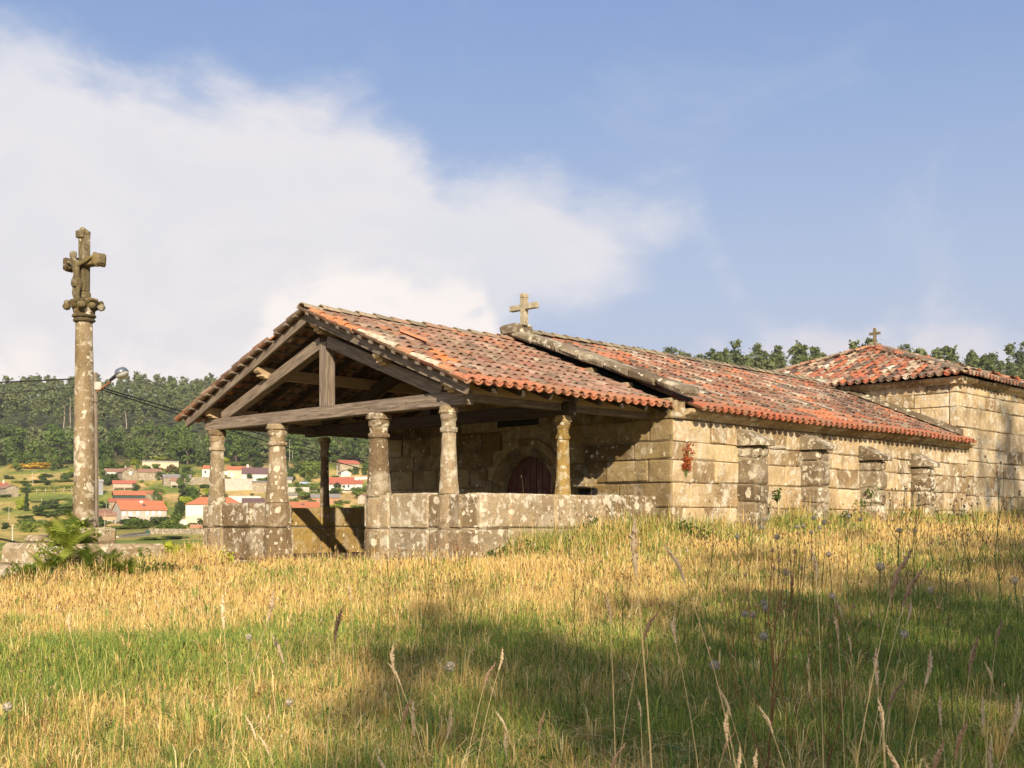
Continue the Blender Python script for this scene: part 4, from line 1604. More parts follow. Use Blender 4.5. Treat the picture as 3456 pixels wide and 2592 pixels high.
def farmhouse_bits(o, s, xm, yb, hx, D, H, RH):
    MB().box((-hx * .72, -1.6, H * .46), (-hx * .40, -.01, H * .54)).obj('landing', M['white'], o)
    st = MB()
    for i in range(7):
        st.box((-hx * .40 + i * .42, -1.5, -.5), (-hx * .40 + (i + 1) * .42, -.02, H * .46 * (1 - (i + .5) / 7)))
    st.obj('stair', M['white'], o)
    a = math.atan2(RH, D / 2)
    me = MB().box((-.5, -.4, 0), (.5, .4, .06)).mesh('skylight')
    k = put('skylight', me, M['pane'], o, (.6, D * .22, H + RH * .44 + .2), (a, 0, 0))
    for dx in (-1.4, 1.4):
        MB().box((hx + .03, D / 2 + dx - .45, H * .45), (hx + .09, D / 2 + dx + .45, H * .85)).obj('gable_window', M['shutter'], o)
    MB().box((hx + .03, D / 2 - .35, H + .2), (hx + .09, D / 2 + .35, H + RH * .55)).obj('gable_window', M['shutter'], o)


house('farmhouse', 'long pale farmhouse with orange roof, stubby chimney and darker gable end', 'house', A(480, 1240), A(1150, 1050), 30, 'side', 'grey_render', 'roof_orange',
      9, .32, wpx(A, [(515, 1110), (610, 1110), (720, 1105), (860, 1105), (950, 1100), (1045, 1095)], 10, 13, 'shutter'), (A(820, 0)[0], 11, 8), gable_mat='rubble_dark', extra=farmhouse_bits)
house('annex', 'low grey annex with brownish red roof left of the long farmhouse', 'house', A(110, 1225), A(470, 1078), 8, 'side', 'grey_render', 'roof_brown', 7, .15,
      wpx(A, [(420, 1120)], 8, 9, 'pane'))
house('barn', 'barn with orange roof and dark green sheet metal front above the farmhouse', 'barn', A(385, 930), A(825, 830), 13, 'side', 'green_metal', 'roof_orange', 7, .1, dist=438)
house('stone_barn', 'square stone barn with orange roof joined to the green fronted barn', 'barn', A(828, 930), A(1068, 810), 10, 'side', 'rubble', 'roof_orange', 8, .45,
      wpx(A, [(943, 862)], 6, 7, 'shutter'), gable_mat='rubble_dark')
house('cottage', 'low stone cottage with red roof and three white framed windows behind the farmhouse', 'house', A(315, 1040), A(870, 932), 11, 'side', 'rubble', 'roof_red', 6, .05,
      wpx(A, [(400, 958), (487, 958), (600, 958)], 7, 9, 'pane'), dist=415)
house('white_house', 'two storey white house with orange hipped roof behind the left porch column', 'house', A(1440, 1265), Bq(480, 705 - 20), 26, 'hip', 'white', 'roof_orange', 9, -.05,
      wpx(A, [(1520, 1185), (1610, 1185)], 10, 13, 'pane'), extra=lambda o, s, xm, yb, hx, D, H, RH: (
          MB().box((-hx - .02, -.05, -1), (hx + .02, -.01, H * .44)).obj('stone_base', M['cream'], o),
          MB().prism([(-1.9, H * .46), (0, H * .56), (0, H * .60), (-1.9, H * .50)], 0, -1.5, 1.2).obj('porch_roof', M['roof_red'], o)))
house('grey_roof_house', 'house with dark grey roof showing just over the left parapet', 'house', Bq(490, 760), Bq(705, 668), 16, 'side', 'white', 'roof_dark', 8, 0, dist=395)
house('long_white_shed', 'long low white flat roofed shed above the left parapet', 'shed', Bq(345, 640), Bq(672, 598), 2, 'flat', 'white', 'concrete', 6, 0, dist=425)
house('stone_house', 'stone house with reddish brown roof and small white window on the upper lane', 'house', A(500, 640), A(735, 500), 16, 'front', 'rubble', 'roof_brown', 12, .25,
      wpx(A, [(612, 520)], 8, 10, 'shutter'))
house('glazed_house', 'low white house with wide glazed front beside the upper stone house', 'house', A(245, 600), A(500, 492), 10, 'side', 'white', 'roof_brown', 7, 0,
      wpx(A, [(290, 555), (345, 553), (400, 551), (455, 550)], 11, 16, 'pane'), (A(530, 0)[0], 3, 12))
house('outbuilding', 'brown roofed stone outbuilding half hidden by the round hedge', 'house', A(740, 620), A(1060, 492), 10, 'side', 'rubble', 'roof_brown', 6, .1)
house('warehouse', 'windowless ochre warehouse with flat sloping roof below the wood', 'warehouse', A(800, 445), A(1310, 345), 6, 'shed', 'ochre', 'concrete', 12, 0)
house('white_outhouse', 'small white building with three dark windows high at the wood edge', 'house', A(1370, 215), A(1530, 125), 3, 'flat', 'white', 'concrete', 6, 0,
      wpx(A, [(1418, 148), (1467, 142), (1510, 138)], 4, 4, 'dark'))
house('white_hut', 'tiny white hut beside the three windowed building at the wood edge', 'hut', A(1530, 260), A(1600, 150), 6, 'front', 'white', 'roof_grey', 4, 0)
house('hill_house', 'white house with orange roof left of the yellow house on the slope', 'house', Bq(68, 405), Bq(250, 318), 12, 'side', 'white', 'roof_orange', 8, -.25,
      wpx(Bq, [(160, 360), (102, 352)], 7, 10, 'pane'))
house('yellow_house', 'pale yellow house with orange roof and white chimney between the two left columns', 'house', Bq(330, 422), Bq(530, 330), 12, 'side', 'cream', 'roof_orange', 8, 0,
      wpx(Bq, [(320, 365), (376, 383)], 11, 11, 'shutter'), (Bq(538, 0)[0], 7, 10))
house('brown_roof_house', 'white house with plain dark brown roof between the two left columns', 'house', Bq(488, 450), Bq(752, 368), 21, 'side', 'white', 'roof_dark', 9, .0,
      wpx(Bq, [(560, 402), (640, 402)], 10, 3, 'shutter'))
house('concrete_store', 'pale concrete store with blank front below the yellow house', 'warehouse', Bq(300, 545), Bq(588, 425), 3, 'flat', 'concrete', 'concrete', 7, 0)
house('stone_store', 'brown stone store with sloping roof right of the blank concrete store', 'barn', Bq(592, 560), Bq(738, 452), 5, 'shed', 'rubble', 'roof_grey', 7, 0)
house('grey_roof_barn', 'long stone barn with grey corrugated roof on the lane', 'barn', A(1110, 700), A(1500, 585), 12, 'side', 'rubble', 'roof_grey', 8, .1)
house('lane_hut', 'narrow grey sheet metal hut behind the wayside cross pillar', 'hut', A(60, 845), A(205, 640), 6, 'shed', 'grey_metal', 'concrete', 4, .1)
house('red_roof_house', 'white house with long red roof and balcony behind the far porch column', 'house', Bq(1330, 560), Bq(1640, 470), 22, 'side', 'white', 'roof_red', 9, 0,
      wpx(Bq, [(1585, 497), (1540, 500)], 8, 11, 'pane'), extra=lambda o, s, xm, yb, hx, D, H, RH: (
          MB().box((hx * .35, -1.2, H * .28), (hx * 1.0, -.01, H * .36)).obj('balcony', M['white'], o),
          [MB().box((hx * .35 + i * .5, -1.18, H * .361), (hx * .35 + i * .5 + .08, -1.10, H * .62)).obj('baluster', M['white'], o) for i in range(8)]))
house('red_roof_annex', 'small white annex with red roof at the right of the balcony house', 'house', Bq(1640, 540), Bq(1728, 470), 12, 'side', 'white', 'roof_red', 6, 0)
house('ruined_house', 'old stone house with faded red roof high on the slope', 'house', Bq(1495, 335), Bq(1700, 262), 12, 'side', 'rubble', 'roof_red', 7, .3)
house('white_garage', 'low white garage gable below the old stone house', 'garage', Bq(1510, 400), Bq(1610, 358), 8, 'front', 'white', 'roof_grey', 6, .3)
house('white_annex', 'white flat roofed house part above the balcony house', 'house', Bq(1610, 450), Bq(1720, 402), 3, 'flat', 'white', 'concrete', 6, 0,
      wpx(Bq, [(1700, 425)], 4, 5, 'dark'))
house('tall_house', 'tall white house with orange roof beside the dark facade edge', 'house', Bq(2020, 440), Bq(2250, 268), 17, 'side', 'white', 'roof_orange', 8, 0,
      wpx(Bq, [(2083, 290), (2060, 355)], 9, 9, 'pane'))
house('brick_shed', 'reddish brick shed with grey roof by the far porch column', 'shed', Bq(1205, 690), Bq(1500, 612), 12, 'side', 'brick', 'roof_grey', 7, .1,
      wpx(Bq, [(1285, 640)], 4, 8, 'dark'))
house('low_house', 'orange roofed house with a skylight just over the porch back wall', 'house', Bq(940, 800), Bq(1270, 712), 18, 'side', 'white', 'roof_orange', 9, 0, dist=345,
      extra=lambda o, s, xm, yb, hx, D, H, RH: put('skylight', MB().box((-.5, -.4, 0), (.5, .4, .06)).mesh('skylight'), M['pane'], o, (.2, D * .22, H + RH * .44 + .2), (math.atan2(RH, D / 2), 0, 0)))
house('tin_lean_to', 'small red roofed lean-to beside the parked car yard', 'shed', Bq(1175, 548), Bq(1265, 522), 6, 'shed', 'grey_render', 'roof_red', 4, 0)
house('yard_shed', 'little open shed with pale roof left of the parked car', 'shed', Bq(915, 470), Bq(1000, 432), 9, 'shed', 'concrete', 'roof_grey', 4, 0)
house('stone_shed', 'stone shed with pale gable and pinkish roof at the left field edge', 'shed', Cq(120, 1180), Cq(370, 1000), 11, 'front', 'rubble', 'roof_brown', 9, .35,
      wpx(Cq, [(240, 1015)], 4, 4, 'dark'))
house('red_roof_cottage', 'red roofed cottage with tall white chimney at the left edge', 'house', Cq(-350, 1090), Cq(130, 955), 11, 'side', 'white', 'roof_red', 7, 0, (), (Cq(55, 0)[0], 5, 12))
HG = 'raised stone granaries in the village'
house('granary', 'long raised granary with red roof on stone stilts below the stone house', 'granary', A(365, 760), A(680, 658), 9, 'side', 'concrete', 'roof_red', 3, .05, group=HG, stilts=9, slats=True)
house('granary', 'short granary with pinkish roof in front of the grey roofed barn', 'granary', A(1212, 735), A(1390, 628), 9, 'side', 'concrete', 'roof_brown', 3, .05, group=HG, stilts=8, slats=True)
house('granary', 'old wooden granary on stilts in front of the low grey annex', 'granary', A(150, 1255), A(395, 1132), 9, 'side', 'timber_light', 'roof_brown', 3, .1, group=HG, stilts=13, slats=True)
house('granary', 'granary with gable to the viewer right of the far porch column', 'granary', Bq(1678, 690), Bq(1775, 605), 9, 'front', 'concrete', 'roof_brown', 6, -.5, group=HG, stilts=4, slats=True)
house('granary', 'stone granary beside the second porch column above the orange roof', 'granary', Bq(915, 650), Bq(1050, 588), 5, 'side', 'concrete', 'roof_grey', 3, 0, group=HG, stilts=4, slats=True)


def wall_run(name, label, pts, hpx, mat, th=.5, cat='wall'):
    """low wall over the terrain between photo spots"""
    P = [hit(*p) for p in pts]
    o = thing(name, label, cat, P[0])
    for (a, b) in zip(P[:-1], P[1:]):
        d = Vector(b) - Vector(a)
        n = max(2, int(d.length / 6))
        for i in range(n):
            p, q = Vector(a) + d * (i / n), Vector(a) + d * ((i + 1) / n)
            h = hpx * p.y / F_PX
            xa = Vector((d.x, d.y, 0)).normalized()
            ya = Vector((-xa.y, xa.x, 0)) * th / 2
            r = Vector(P[0])
            V_ = []
            for pt in (p, q):
                zt = gz(pt.x, pt.y)
                for sg in (-1, 1):
                    V_ += [(pt.x - r.x + ya.x * sg, pt.y - r.y + ya.y * sg, zt - r.z - .8), (pt.x - r.x + ya.x * sg, pt.y - r.y + ya.y * sg, zt - r.z + h)]
            MB().add(V_, [(0, 4, 5, 1), (2, 3, 7, 6), (1, 5, 7, 3), (0, 1, 3, 2), (4, 6, 7, 5)]).obj('wall_section', M[mat], o)
    return o


wall_run('stone_wall', 'long pale stone retaining wall along the road below the white house', [A(890, 1410), A(1760, 1412)], 19, 'rubble')
wall_run('roadside_wall', 'thin white kerb wall on the near side of the village road', [A(420, 1462), A(900, 1425)], 5, 'concrete')
wall_run('lane_wall', 'rough stone wall right of the grey roofed barn', [A(1500, 690), A(1830, 690)], 26, 'rubble')
wall_run('garden_wall', 'reddish rubble wall in front of the two storey white house', [A(1495, 1325), A(1740, 1325)], 13, 'brick')
wall_run('white_wall', 'short white wall left of the two storey white house', [A(1340, 1275), A(1440, 1272)], 19, 'white')
wall_run('hedge_wall', 'pale block wall behind the yellow green hedge below the wood', [A(550, 330), A(815, 330), A(1100, 325)], 15, 'ochre')
wall_run('terrace_wall', 'white terrace wall above the balcony house', [Bq(1610, 425), Bq(1850, 425)], 8, 'white')
wall_run('yard_wall', 'grey sloping yard wall below the parked car', [Bq(925, 560), Bq(1180, 560)], 17, 'concrete')

# road strip in the village
rp = [hit(*A(430, 1445)), hit(*A(640, 1415)), hit(*A(880, 1385)), hit(*A(900, 1350))]
V_, F_ = [], []
for i, p in enumerate(rp):
    V_ += [(p[0], p[1] - 3, p[2] + .15), (p[0], p[1] + 9, gz(p[0], p[1] + 9) + .15)]
F_ = [(2 * i, 2 * i + 2, 2 * i + 3, 2 * i + 1) for i in range(len(rp) - 1)]
MB().add(V_, F_).obj('road', M['asphalt'], kind='structure')

# parked car
cxp, cyp, czp = hit(*Bq(1135, 482))
car = thing('parked_car', 'pale blue car parked in the yard right of the second column', 'car', (cxp, cyp, czp + .1), .1)
sc_ = 1.15
MB().prism([(-2.1 * sc_, .35), (2.1 * sc_, .35), (2.15 * sc_, .8), (1.3 * sc_, .95), (.7 * sc_, 1.45), (-1.0 * sc_, 1.5), (-1.7 * sc_, 1.0), (-2.1 * sc_, .9)], 1, -.85, .85).obj('body', M['car_paint'], car)
MB().prism([(.62 * sc_, 1.38), (1.15 * sc_, .97), (-1.5 * sc_, 1.0), (-.95 * sc_, 1.42)], 1, -.87, .87).obj('window_band', M['pane'], car)
for x in (-1.4, 1.4):
    for y in (-.8, .8):
        w_ = MB().lathe([(.34, -.1), (.36, 0), (.34, .1)], 12).obj('wheel', M['tyre'], car, (x * sc_, y, .34), rot=(math.pi / 2, 0, 0))
bx, by, bz = hit(*A(885, 1408))
bn = thing('waste_bin', 'dark green wheeled waste bin at the end of the village road', 'bin', (bx, by, bz))
kk = by / F_PX
MB().prism([(-4 * kk, 0), (4 * kk, 0), (4.6 * kk, 10 * kk), (-4.6 * kk, 10 * kk)], 1, -.5, .5).obj('body', M['bin'], bn)
MB().prism([(-5 * kk, 10.1 * kk), (5 * kk, 10.1 * kk), (3.6 * kk, 12 * kk), (-3.6 * kk, 12 * kk)], 1, -.55, .55).obj('lid', M['bin'], bn)

# bushes and garden trees: (spot, width px, height px, leaf, label, mesh kind)
BUSH = {}
for nm in ('leaf_mid', 'leaf_dark', 'leaf_lime', 'gorse', 'rust_leaf', 'red_leaf', 'leaf_oak'):
    BUSH[nm] = []
    for s in range(3):
        c_, t_ = tree_meshes('bush', 300 + s * 13 + len(nm), 800, .075)
        c_.materials.append(M[nm])
        t_.materials.append(M['bark'])
        BUSH[nm].append((c_, t_))
COLM = tree_meshes('column', 77, 700, .05)
COLM[0].materials.append(M['leaf_dark'])
COLM[1].materials.append(M['bark'])
nb_ = 0


def bush(spot, wpx_, hpx, leaf, label, name='bush', cat='bush', group=None, deep=1.0):
    global nb_
    X, Y, Zg = hit(*spot)
    s = Y / F_PX
    nb_ += 1
    o = stand(name, label, cat, X, Y + wpx_ * s * .3, BUSH[leaf][nb_ % 3], (wpx_ * s * 1.05, wpx_ * s * 1.05 * deep, hpx * s * 1.05), group, z=Zg - .2)
    return o


bush(A(1390, 935), 78, 52, 'leaf_dark', 'dark rounded tree on the bank right of the stone barn', 'tree', 'tree')
bush(A(1715, 930), 44, 32, 'leaf_dark', 'dark bush on the bank left of the left porch column')
bush(A(1710, 745), 40, 17, 'leaf_mid', 'green bush under the rough lane wall')
bush(A(1000, 1285), 72, 36, 'leaf_dark', 'dark spreading bush in front of the farmhouse windows')
bush(A(1250, 1275), 48, 46, 'leaf_mid', 'bright green tree covering the farmhouse gable', 'tree', 'tree')
bush(A(500, 1265), 52, 18, 'leaf_dark', 'low dark hedge beside the old wooden granary', 'hedge', 'hedge')
bush(A(650, 1250), 30, 14, 'leaf_mid', 'small shrub at the foot of the farmhouse stair')
bush(A(1380, 1110), 50, 40, 'leaf_mid', 'green tree between the farmhouse and the two storey house', 'tree', 'tree')
bush(A(1320, 1150), 40, 54, 'leaf_dark', 'dark tree behind the farmhouse gable', 'tree', 'tree')
bush(A(920, 600), 68, 32, 'leaf_dark', 'round clipped hedge in front of the brown roofed outbuilding', 'hedge', 'hedge')
bush(A(730, 612), 11, 18, 'red_leaf', 'small crimson shrub against the upper stone house')
bush(A(770, 660), 16, 12, 'leaf_mid', 'round green shrub below the crimson shrub')
bush(A(350, 680), 68, 22, 'leaf_dark', 'long dark hedge under the glazed house', 'hedge', 'hedge')
bush(A(1220, 500), 46, 32, 'rust_leaf', 'brownish tree in front of the ochre warehouse', 'tree', 'tree')
bush(A(1000, 470), 30, 12, 'rust_leaf', 'low brown bush below the ochre warehouse')
bush(A(840, 440), 24, 10, 'leaf_dark', 'dark bush at the left end of the ochre warehouse')
bush(A(690, 390), 66, 24, 'leaf_lime', 'left half of the bright yellow green hedge below the wood', 'hedge', 'hedge')
bush(A(960, 340), 66, 20, 'leaf_lime', 'right half of the bright yellow green hedge below the wood', 'hedge', 'hedge')
bush(A(300, 560), 50, 56, 'leaf_mid', 'light green tree left of the glazed house', 'tree', 'tree')
bush(A(190, 520), 56, 60, 'leaf_oak', 'dense green tree behind the wayside cross pillar', 'tree', 'tree')
bush(A(1680, 420), 66, 84, 'leaf_dark', 'tall dark conifer above the white house by the left column', 'tree', 'tree')
bush(A(1420, 470), 40, 20, 'leaf_mid', 'green thicket beside the ochre warehouse')
bush(A(240, 1030), 60, 20, 'leaf_dark', 'dark hedge above the low grey annex', 'hedge', 'hedge')
bush(A(140, 1090), 22, 22, 'leaf_mid', 'round topiary bush left of the low grey annex')
bush(A(430, 1340), 84, 16, 'leaf_mid', 'left row of leafy crops below the farmhouse', 'crop_row', 'crops')
bush(A(700, 1320), 96, 18, 'leaf_mid', 'right row of leafy crops below the farmhouse', 'crop_row', 'crops')
bush(A(860, 1500), 90, 16, 'leaf_mid', 'cabbage patch left part below the village road', 'crop_row', 'crops')
bush(A(1150, 1490), 100, 18, 'leaf_dark', 'dark cabbage patch right part below the village road', 'crop_row', 'crops')
bush(A(1600, 1262), 18, 8, 'leaf_dark', 'small round bush by the door of the two storey house')
bush(Bq(440, 175), 46, 62, 'leaf_lime', 'bright green rounded tree between the two left columns', 'tree', 'tree')
bush(Bq(640, 200), 70, 54, 'leaf_oak', 'broad dark tree left of the second column', 'tree', 'tree')
bush(Bq(660, 260), 60, 20, 'leaf_mid', 'low scrub on the terrace above the yellow house')
bush(Bq(1070, 370), 60, 42, 'leaf_dark', 'dark rounded tree right of the second column', 'tree', 'tree')
bush(Bq(1190, 430), 64, 70, 'leaf_mid', 'large green tree left of the far porch column', 'tree', 'tree')
bush(Bq(1230, 250), 60, 50, 'leaf_mid', 'green tree above the large tree by the far column', 'tree', 'tree')
bush(Bq(1420, 560), 66, 40, 'leaf_dark', 'dark shrub hiding the left of the balcony house', 'tree', 'tree')
bush(Bq(1160, 640), 92, 34, 'leaf_mid', 'spreading green hedge above the orange roof with skylight', 'hedge', 'hedge')
bush(Bq(1300, 600), 40, 22, 'leaf_lime', 'pale green bush left of the brick shed')
bush(Bq(1650, 380), 26, 30, 'leaf_dark', 'small dark tree in front of the old stone house', 'tree', 'tree')
bush(Bq(1790, 320), 34, 30, 'leaf_mid', 'green bush at the right of the old stone house')
bush(Bq(1500, 330), 40, 26, 'leaf_mid', 'green bush left of the old stone house')
bush(Bq(1790, 560), 50, 26, 'leaf_mid', 'green bushes right of the small white annex')
bush(Bq(1660, 590), 40, 30, 'leaf_oak', 'bush under the balcony of the white house')
bush(Bq(2080, 560), 40, 34, 'leaf_mid', 'green bush below the tall white house')
bush(Bq(1450, 720), 60, 14, 'leaf_lime', 'low vines in front of the brick shed')
bush(Bq(1700, 725), 80, 14, 'leaf_lime', 'low vines in front of the gabled granary')
bush(Bq(930, 350), 22, 52, 'leaf_dark', 'narrow dark tree just right of the second column', 'tree', 'tree')
bush(Bq(100, 520), 44, 18, 'leaf_mid', 'bush below the white house beside the left column')
bush(Cq(330, 610), 68, 22, 'gorse', 'yellow gorse bush at the left of the upper field')
bush(Cq(800, 615), 88, 28, 'gorse', 'large yellow gorse bush on the upper field')
bush(Cq(850, 790), 46, 16, 'leaf_dark', 'dark scrub in the middle of the upper field')
bush(Cq(1350, 800), 50, 22, 'leaf_mid', 'green scrub left of the wayside cross pillar')
bush(Cq(140, 830), 40, 18, 'leaf_dark', 'dark bush at the left edge of the upper field')
bush(Cq(420, 900), 62, 12, 'leaf_mid', 'left end of the upper vine row', 'vine_row', 'vines')
bush(Cq(800, 890), 66, 13, 'leaf_mid', 'middle of the upper vine row', 'vine_row', 'vines')
bush(Cq(1200, 880), 66, 14, 'leaf_mid', 'right end of the upper vine row', 'vine_row', 'vines')
bush(Cq(700, 1290), 44, 10, 'leaf_mid', 'left cabbage row in the straw field', 'crop_row', 'crops')
bush(Cq(1230, 1240), 40, 9, 'leaf_mid', 'right cabbage row in the straw field', 'crop_row', 'crops')
bush(Cq(60, 1190), 44, 14, 'leaf_mid', 'green bush in front of the red roofed cottage')
bush(Cq(900, 1560), 110, 22, 'leaf_mid', 'thicket below the cypress', 'thicket', 'bush')
bush(Cq(1330, 1480), 50, 34, 'leaf_mid', 'green thicket left of the pillar foot')
bush(Cq(420, 1600), 60, 14, 'leaf_mid', 'long leafy crop row at lower left', 'crop_row', 'crops')
X, Y, Zg = hit(*Cq(530, 1455))
s_ = Y / F_PX
stand('cypress_tree', 'slim dark cypress standing alone in the left fields', 'tree', X, Y, COLM, (72 * s_, 72 * s_, 70 * s_), z=Zg)
# scrub and hedges of the slope between the named ones
rng = np.random.default_rng(31)
SC = 'scattered bushes on the village slope'
cnt = 0
for _ in range(1200):
    if cnt >= 210:
        break
    px, py = rng.uniform(0, 1345), rng.uniform(1545, 1800)
    X, Y, Zg = hit(px, py)
    if vnoise(np.array([X / 30]), np.array([Y / 40]), 2)[0] < .45:
        continue
    cnt += 1
    leaf = rng.choice(['leaf_mid', 'leaf_dark', 'leaf_oak', 'leaf_lime'], p=[.4, .3, .2, .1])
    s = rng.uniform(1.5, 5.0)
    zone = 'left of the wayside cross pillar' if px < 250 else 'around the farmhouse and its annex' if px < 620 and py > 1690 else 'around the upper stone house' if px < 620 and py > 1590 else \
        'under the wood beyond the wayside cross' if px < 620 else 'behind the left porch column' if px < 800 else 'between the two left porch columns' if px < 960 else 'behind the porch doorway'
    size = 'small' if s < 2.6 else 'large' if s > 3.9 else 'medium'
    tone = {'leaf_mid': 'green', 'leaf_dark': 'dark green', 'leaf_oak': 'olive green', 'leaf_lime': 'yellow green'}[str(leaf)]
    stand('bush', size + ' ' + tone + ' bush ' + zone, 'bush', X, Y, BUSH[leaf][cnt % 3], (s * rng.uniform(1, 1.8), s, s * rng.uniform(.5, 1.1)), SC, z=Zg - .2)

GTg = 'garden trees among the village houses'
for i in range(46):
    px, py = [(rng.uniform(330, 690), rng.uniform(1570, 1720)), (rng.uniform(660, 1345), rng.uniform(1545, 1660)), (rng.uniform(0, 250), rng.uniform(1545, 1600))][i % 3]
    X, Y, Zg = hit(px, py)
    s = rng.uniform(.35, .75)
    stand('garden_tree', 'rounded green garden tree ' + ('on the slope above the farmhouse' if i % 3 == 0 else 'on the slope behind the porch columns' if i % 3 == 1 else 'at the top of the left field'), 'tree', X, Y + 6, LIB['oak'][i % 6],
          (s, s, s * rng.uniform(.8, 1.2)), GTg)

# pergola with vines at the left
X0, Y0_, Z0_ = hit(*Cq(560, 1095))
X1, Y1_, Z1_ = hit(*Cq(1430, 1070))
pg = thing('pergola', 'vine covered pergola on white posts beside the stone shed', 'pergola', (X0, Y0_, Z0_))
s_ = Y0_ / F_PX
for i in range(6):
    t = i / 5
    lean = .5 if i in (0, 4) else 0
    p = Vector((X0 + (X1 - X0) * t, Y0_ + (Y1_ - Y0_) * t, 0))
    p.z = gz(p.x, p.y)
    b = p - Vector((X0, Y0_, Z0_))
    MB().tube([b - Vector((0, 0, .3)), b + Vector((lean * 1.6, 0, 17 * s_))], [.13, .11], 5).obj('post', M['concrete'], pg)
blobs = [((X1 - X0) * t + random.uniform(-.3, .3), (Y1_ - Y0_) * t + random.uniform(-.5, 4.0), (gz(X0 + (X1 - X0) * t, Y0_ + (Y1_ - Y0_) * t) - Z0_) + 17 * s_ + random.uniform(-.2, .4), .9) for t in np.linspace(-.05, 1, 40)]
Vc, Qc = leaf_cloud(blobs, 1500, .3, np.random.default_rng(3))
put('vine_canopy', mesh_np('vine_canopy', Vc, Qc), M['leaf_mid'], pg)

# street lamps and poles of the village
def pole(spot, hpx, label, lamp=False, mat='concrete', r=.11, name=None):
    X, Y, Zg = hit(*spot)
    s = Y / F_PX
    o = thing(name or ('street_lamp' if lamp else 'utility_pole'), label, 'street lamp' if lamp else 'pole', (X, Y, Zg))
    MB().tube([(0, 0, -.5), (0, 0, hpx * s)], [r * 1.2, r * .8], 6).obj('pole', M[mat], o)
    if lamp:
        MB().tube([(0, 0, hpx * s - .2), (1.2, -.1, hpx * s + .3)], [.05, .04], 5).obj('arm', M[mat], o)
        MB().lathe([(.05, 0), (.25, .02), (.28, .12), (.1, .2)], 8).obj('lamp_head', M['white'], o, (1.5, -.1, hpx * s + .2))
    return o


pole(Cq(655, 955), 48, 'street lamp on a thin pole in the upper left field', True)
pole(A(195, 640), 40, 'street lamp beside the glazed house', True)
pole(Bq(353, 120), 40, 'street lamp right of the left porch column below the wood', True, r=.13)
pole(Bq(975, 240), 70, 'tall grey lamp post right of the second porch column', False, r=.15)
pole(Bq(1005, 250), 40, 'thin pole next to the tall grey lamp post', False)
pole(Bq(1468, 400), 36, 'stout concrete pole left of the old stone house', False, r=.22)
pole(Bq(1190, 640), 24, 'thin pole left of the brick shed')
pole(A(1000, 745), 50, 'wooden pole between the two raised granaries', False, 'pole', .13)
pole(A(1508, 690), 60, 'dark pole at the corner of the rough lane wall', False, 'pole', .1)
pole(A(258, 1040), 24, 'thin pole above the low grey annex', False, 'concrete', .07)
pole(A(235, 1365), 66, 'thin pole in front of the old wooden granary', False, 'concrete', .07)
pole(Cq(180, 1640), 44, 'pale concrete post at the lower left', False, 'concrete', .10)
pole((42, 1840), 66, 'white post left of the ferns by the cross platform', False, 'white', .07)
pole(Cq(830, 1305), 20, 'short pale stake in the cabbage row', False, 'concrete', .1)
pole(Cq(1095, 1280), 12, 'stubby white post in the straw field', False, 'white', .16)

# ------------------------------------------------------------------ wayside cross
KX, KY = (284 - IMG_W / 2) / F_PX * 21.0, 21.0
kz = EYE - 1.15
yaw_c = math.atan2(.547, .837)
crucero = thing('wayside_cross', 'tall carved granite wayside cross on a stepped stone platform', 'wayside cross', (KX, KY, kz), -yaw_c)
def KZ(z):
    return z + 1.15


steps = [((-1.75, -1.35), (1.75, 1.35), -1.25, -.80), ((-1.15, -.95), (1.15, .95), -.80, -.42)]
for (a, b, z0, z1) in steps:
    for (x0, x1, y0, y1) in ((a[0], a[0] * .12, a[1], a[1] + .5), (a[0] * .12, b[0] * .55, a[1], a[1] + .5), (b[0] * .55, b[0], a[1], a[1] + .5),
                             (a[0], a[0] + .5, a[1] + .5, b[1]), (b[0] - .5, b[0], a[1] + .5, b[1]), (a[0] + .5, b[0] - .5, a[1] + .5, b[1])):
        MB().box((x0 + .01, y0 + .01, KZ(z0 + random.uniform(-.02, .0))), (x1 - .01, y1 - .01, KZ(z1 + random.uniform(-.05, .02))), .06, .03).part('platform_stone', M['parapet_stone'], crucero)
MB().box((-1.05, -.55, KZ(-.43)), (.25, .45, KZ(-.27)), .05, .03).part('platform_stone', M['parapet_stone'], crucero)
MB().box((-.42, -.42, KZ(-.45)), (.42, .42, KZ(-.13)), .07, .02).part('pedestal', M['parapet_stone'], crucero)
prof = [(.23, KZ(-.14)), (.205, KZ(-.02))]
for k in range(11):
    t = k / 10
    prof.append((.184 + (.144 - .184) * t + .006 * math.sin(t * 3.1), KZ(.05 + (3.62 - .05) * t)))
MB().lathe(prof, 20, .12, .004).obj('shaft', M['shaft_stone'], crucero, smooth=True)
capz = 3.62
cap_o = MB().lathe([(.150, KZ(capz)), (.185, KZ(capz + .02)), (.195, KZ(capz + .05)), (.165, KZ(capz + .075)), (.205, KZ(capz + .10)), (.21, KZ(capz + .13)), (.18, KZ(capz + .16)),
                    (.20, KZ(capz + .24)), (.235, KZ(capz + .32)), (.26, KZ(capz + .36)), (.25, KZ(capz + .40))], 20, .1, .004).obj('capital', M['cross_stone'], crucero)
for k in range(4):
    a = math.pi / 4 + k * math.pi / 2
    for dz, rr in ((.29, .075), (.36, .05)):
        MB().lathe([(rr * .3, -rr), (rr * .85, -rr * .6), (rr, 0), (rr * .85, rr * .6), (rr * .3, rr)], 8, 0, .005).obj('volute', M['cross_stone'], cap_o,
            (.30 * math.cos(a), .30 * math.sin(a), KZ(capz + dz)), True, (math.pi / 2, 0, a))
    a2 = k * math.pi / 2
    MB().lathe([(.03, -.06), (.07, -.03), (.075, .02), (.03, .06)], 8, 0, .008).obj('carved_boss', M['cross_stone'], cap_o, (.215 * math.cos(a2), .215 * math.sin(a2), KZ(capz + .30)), True)
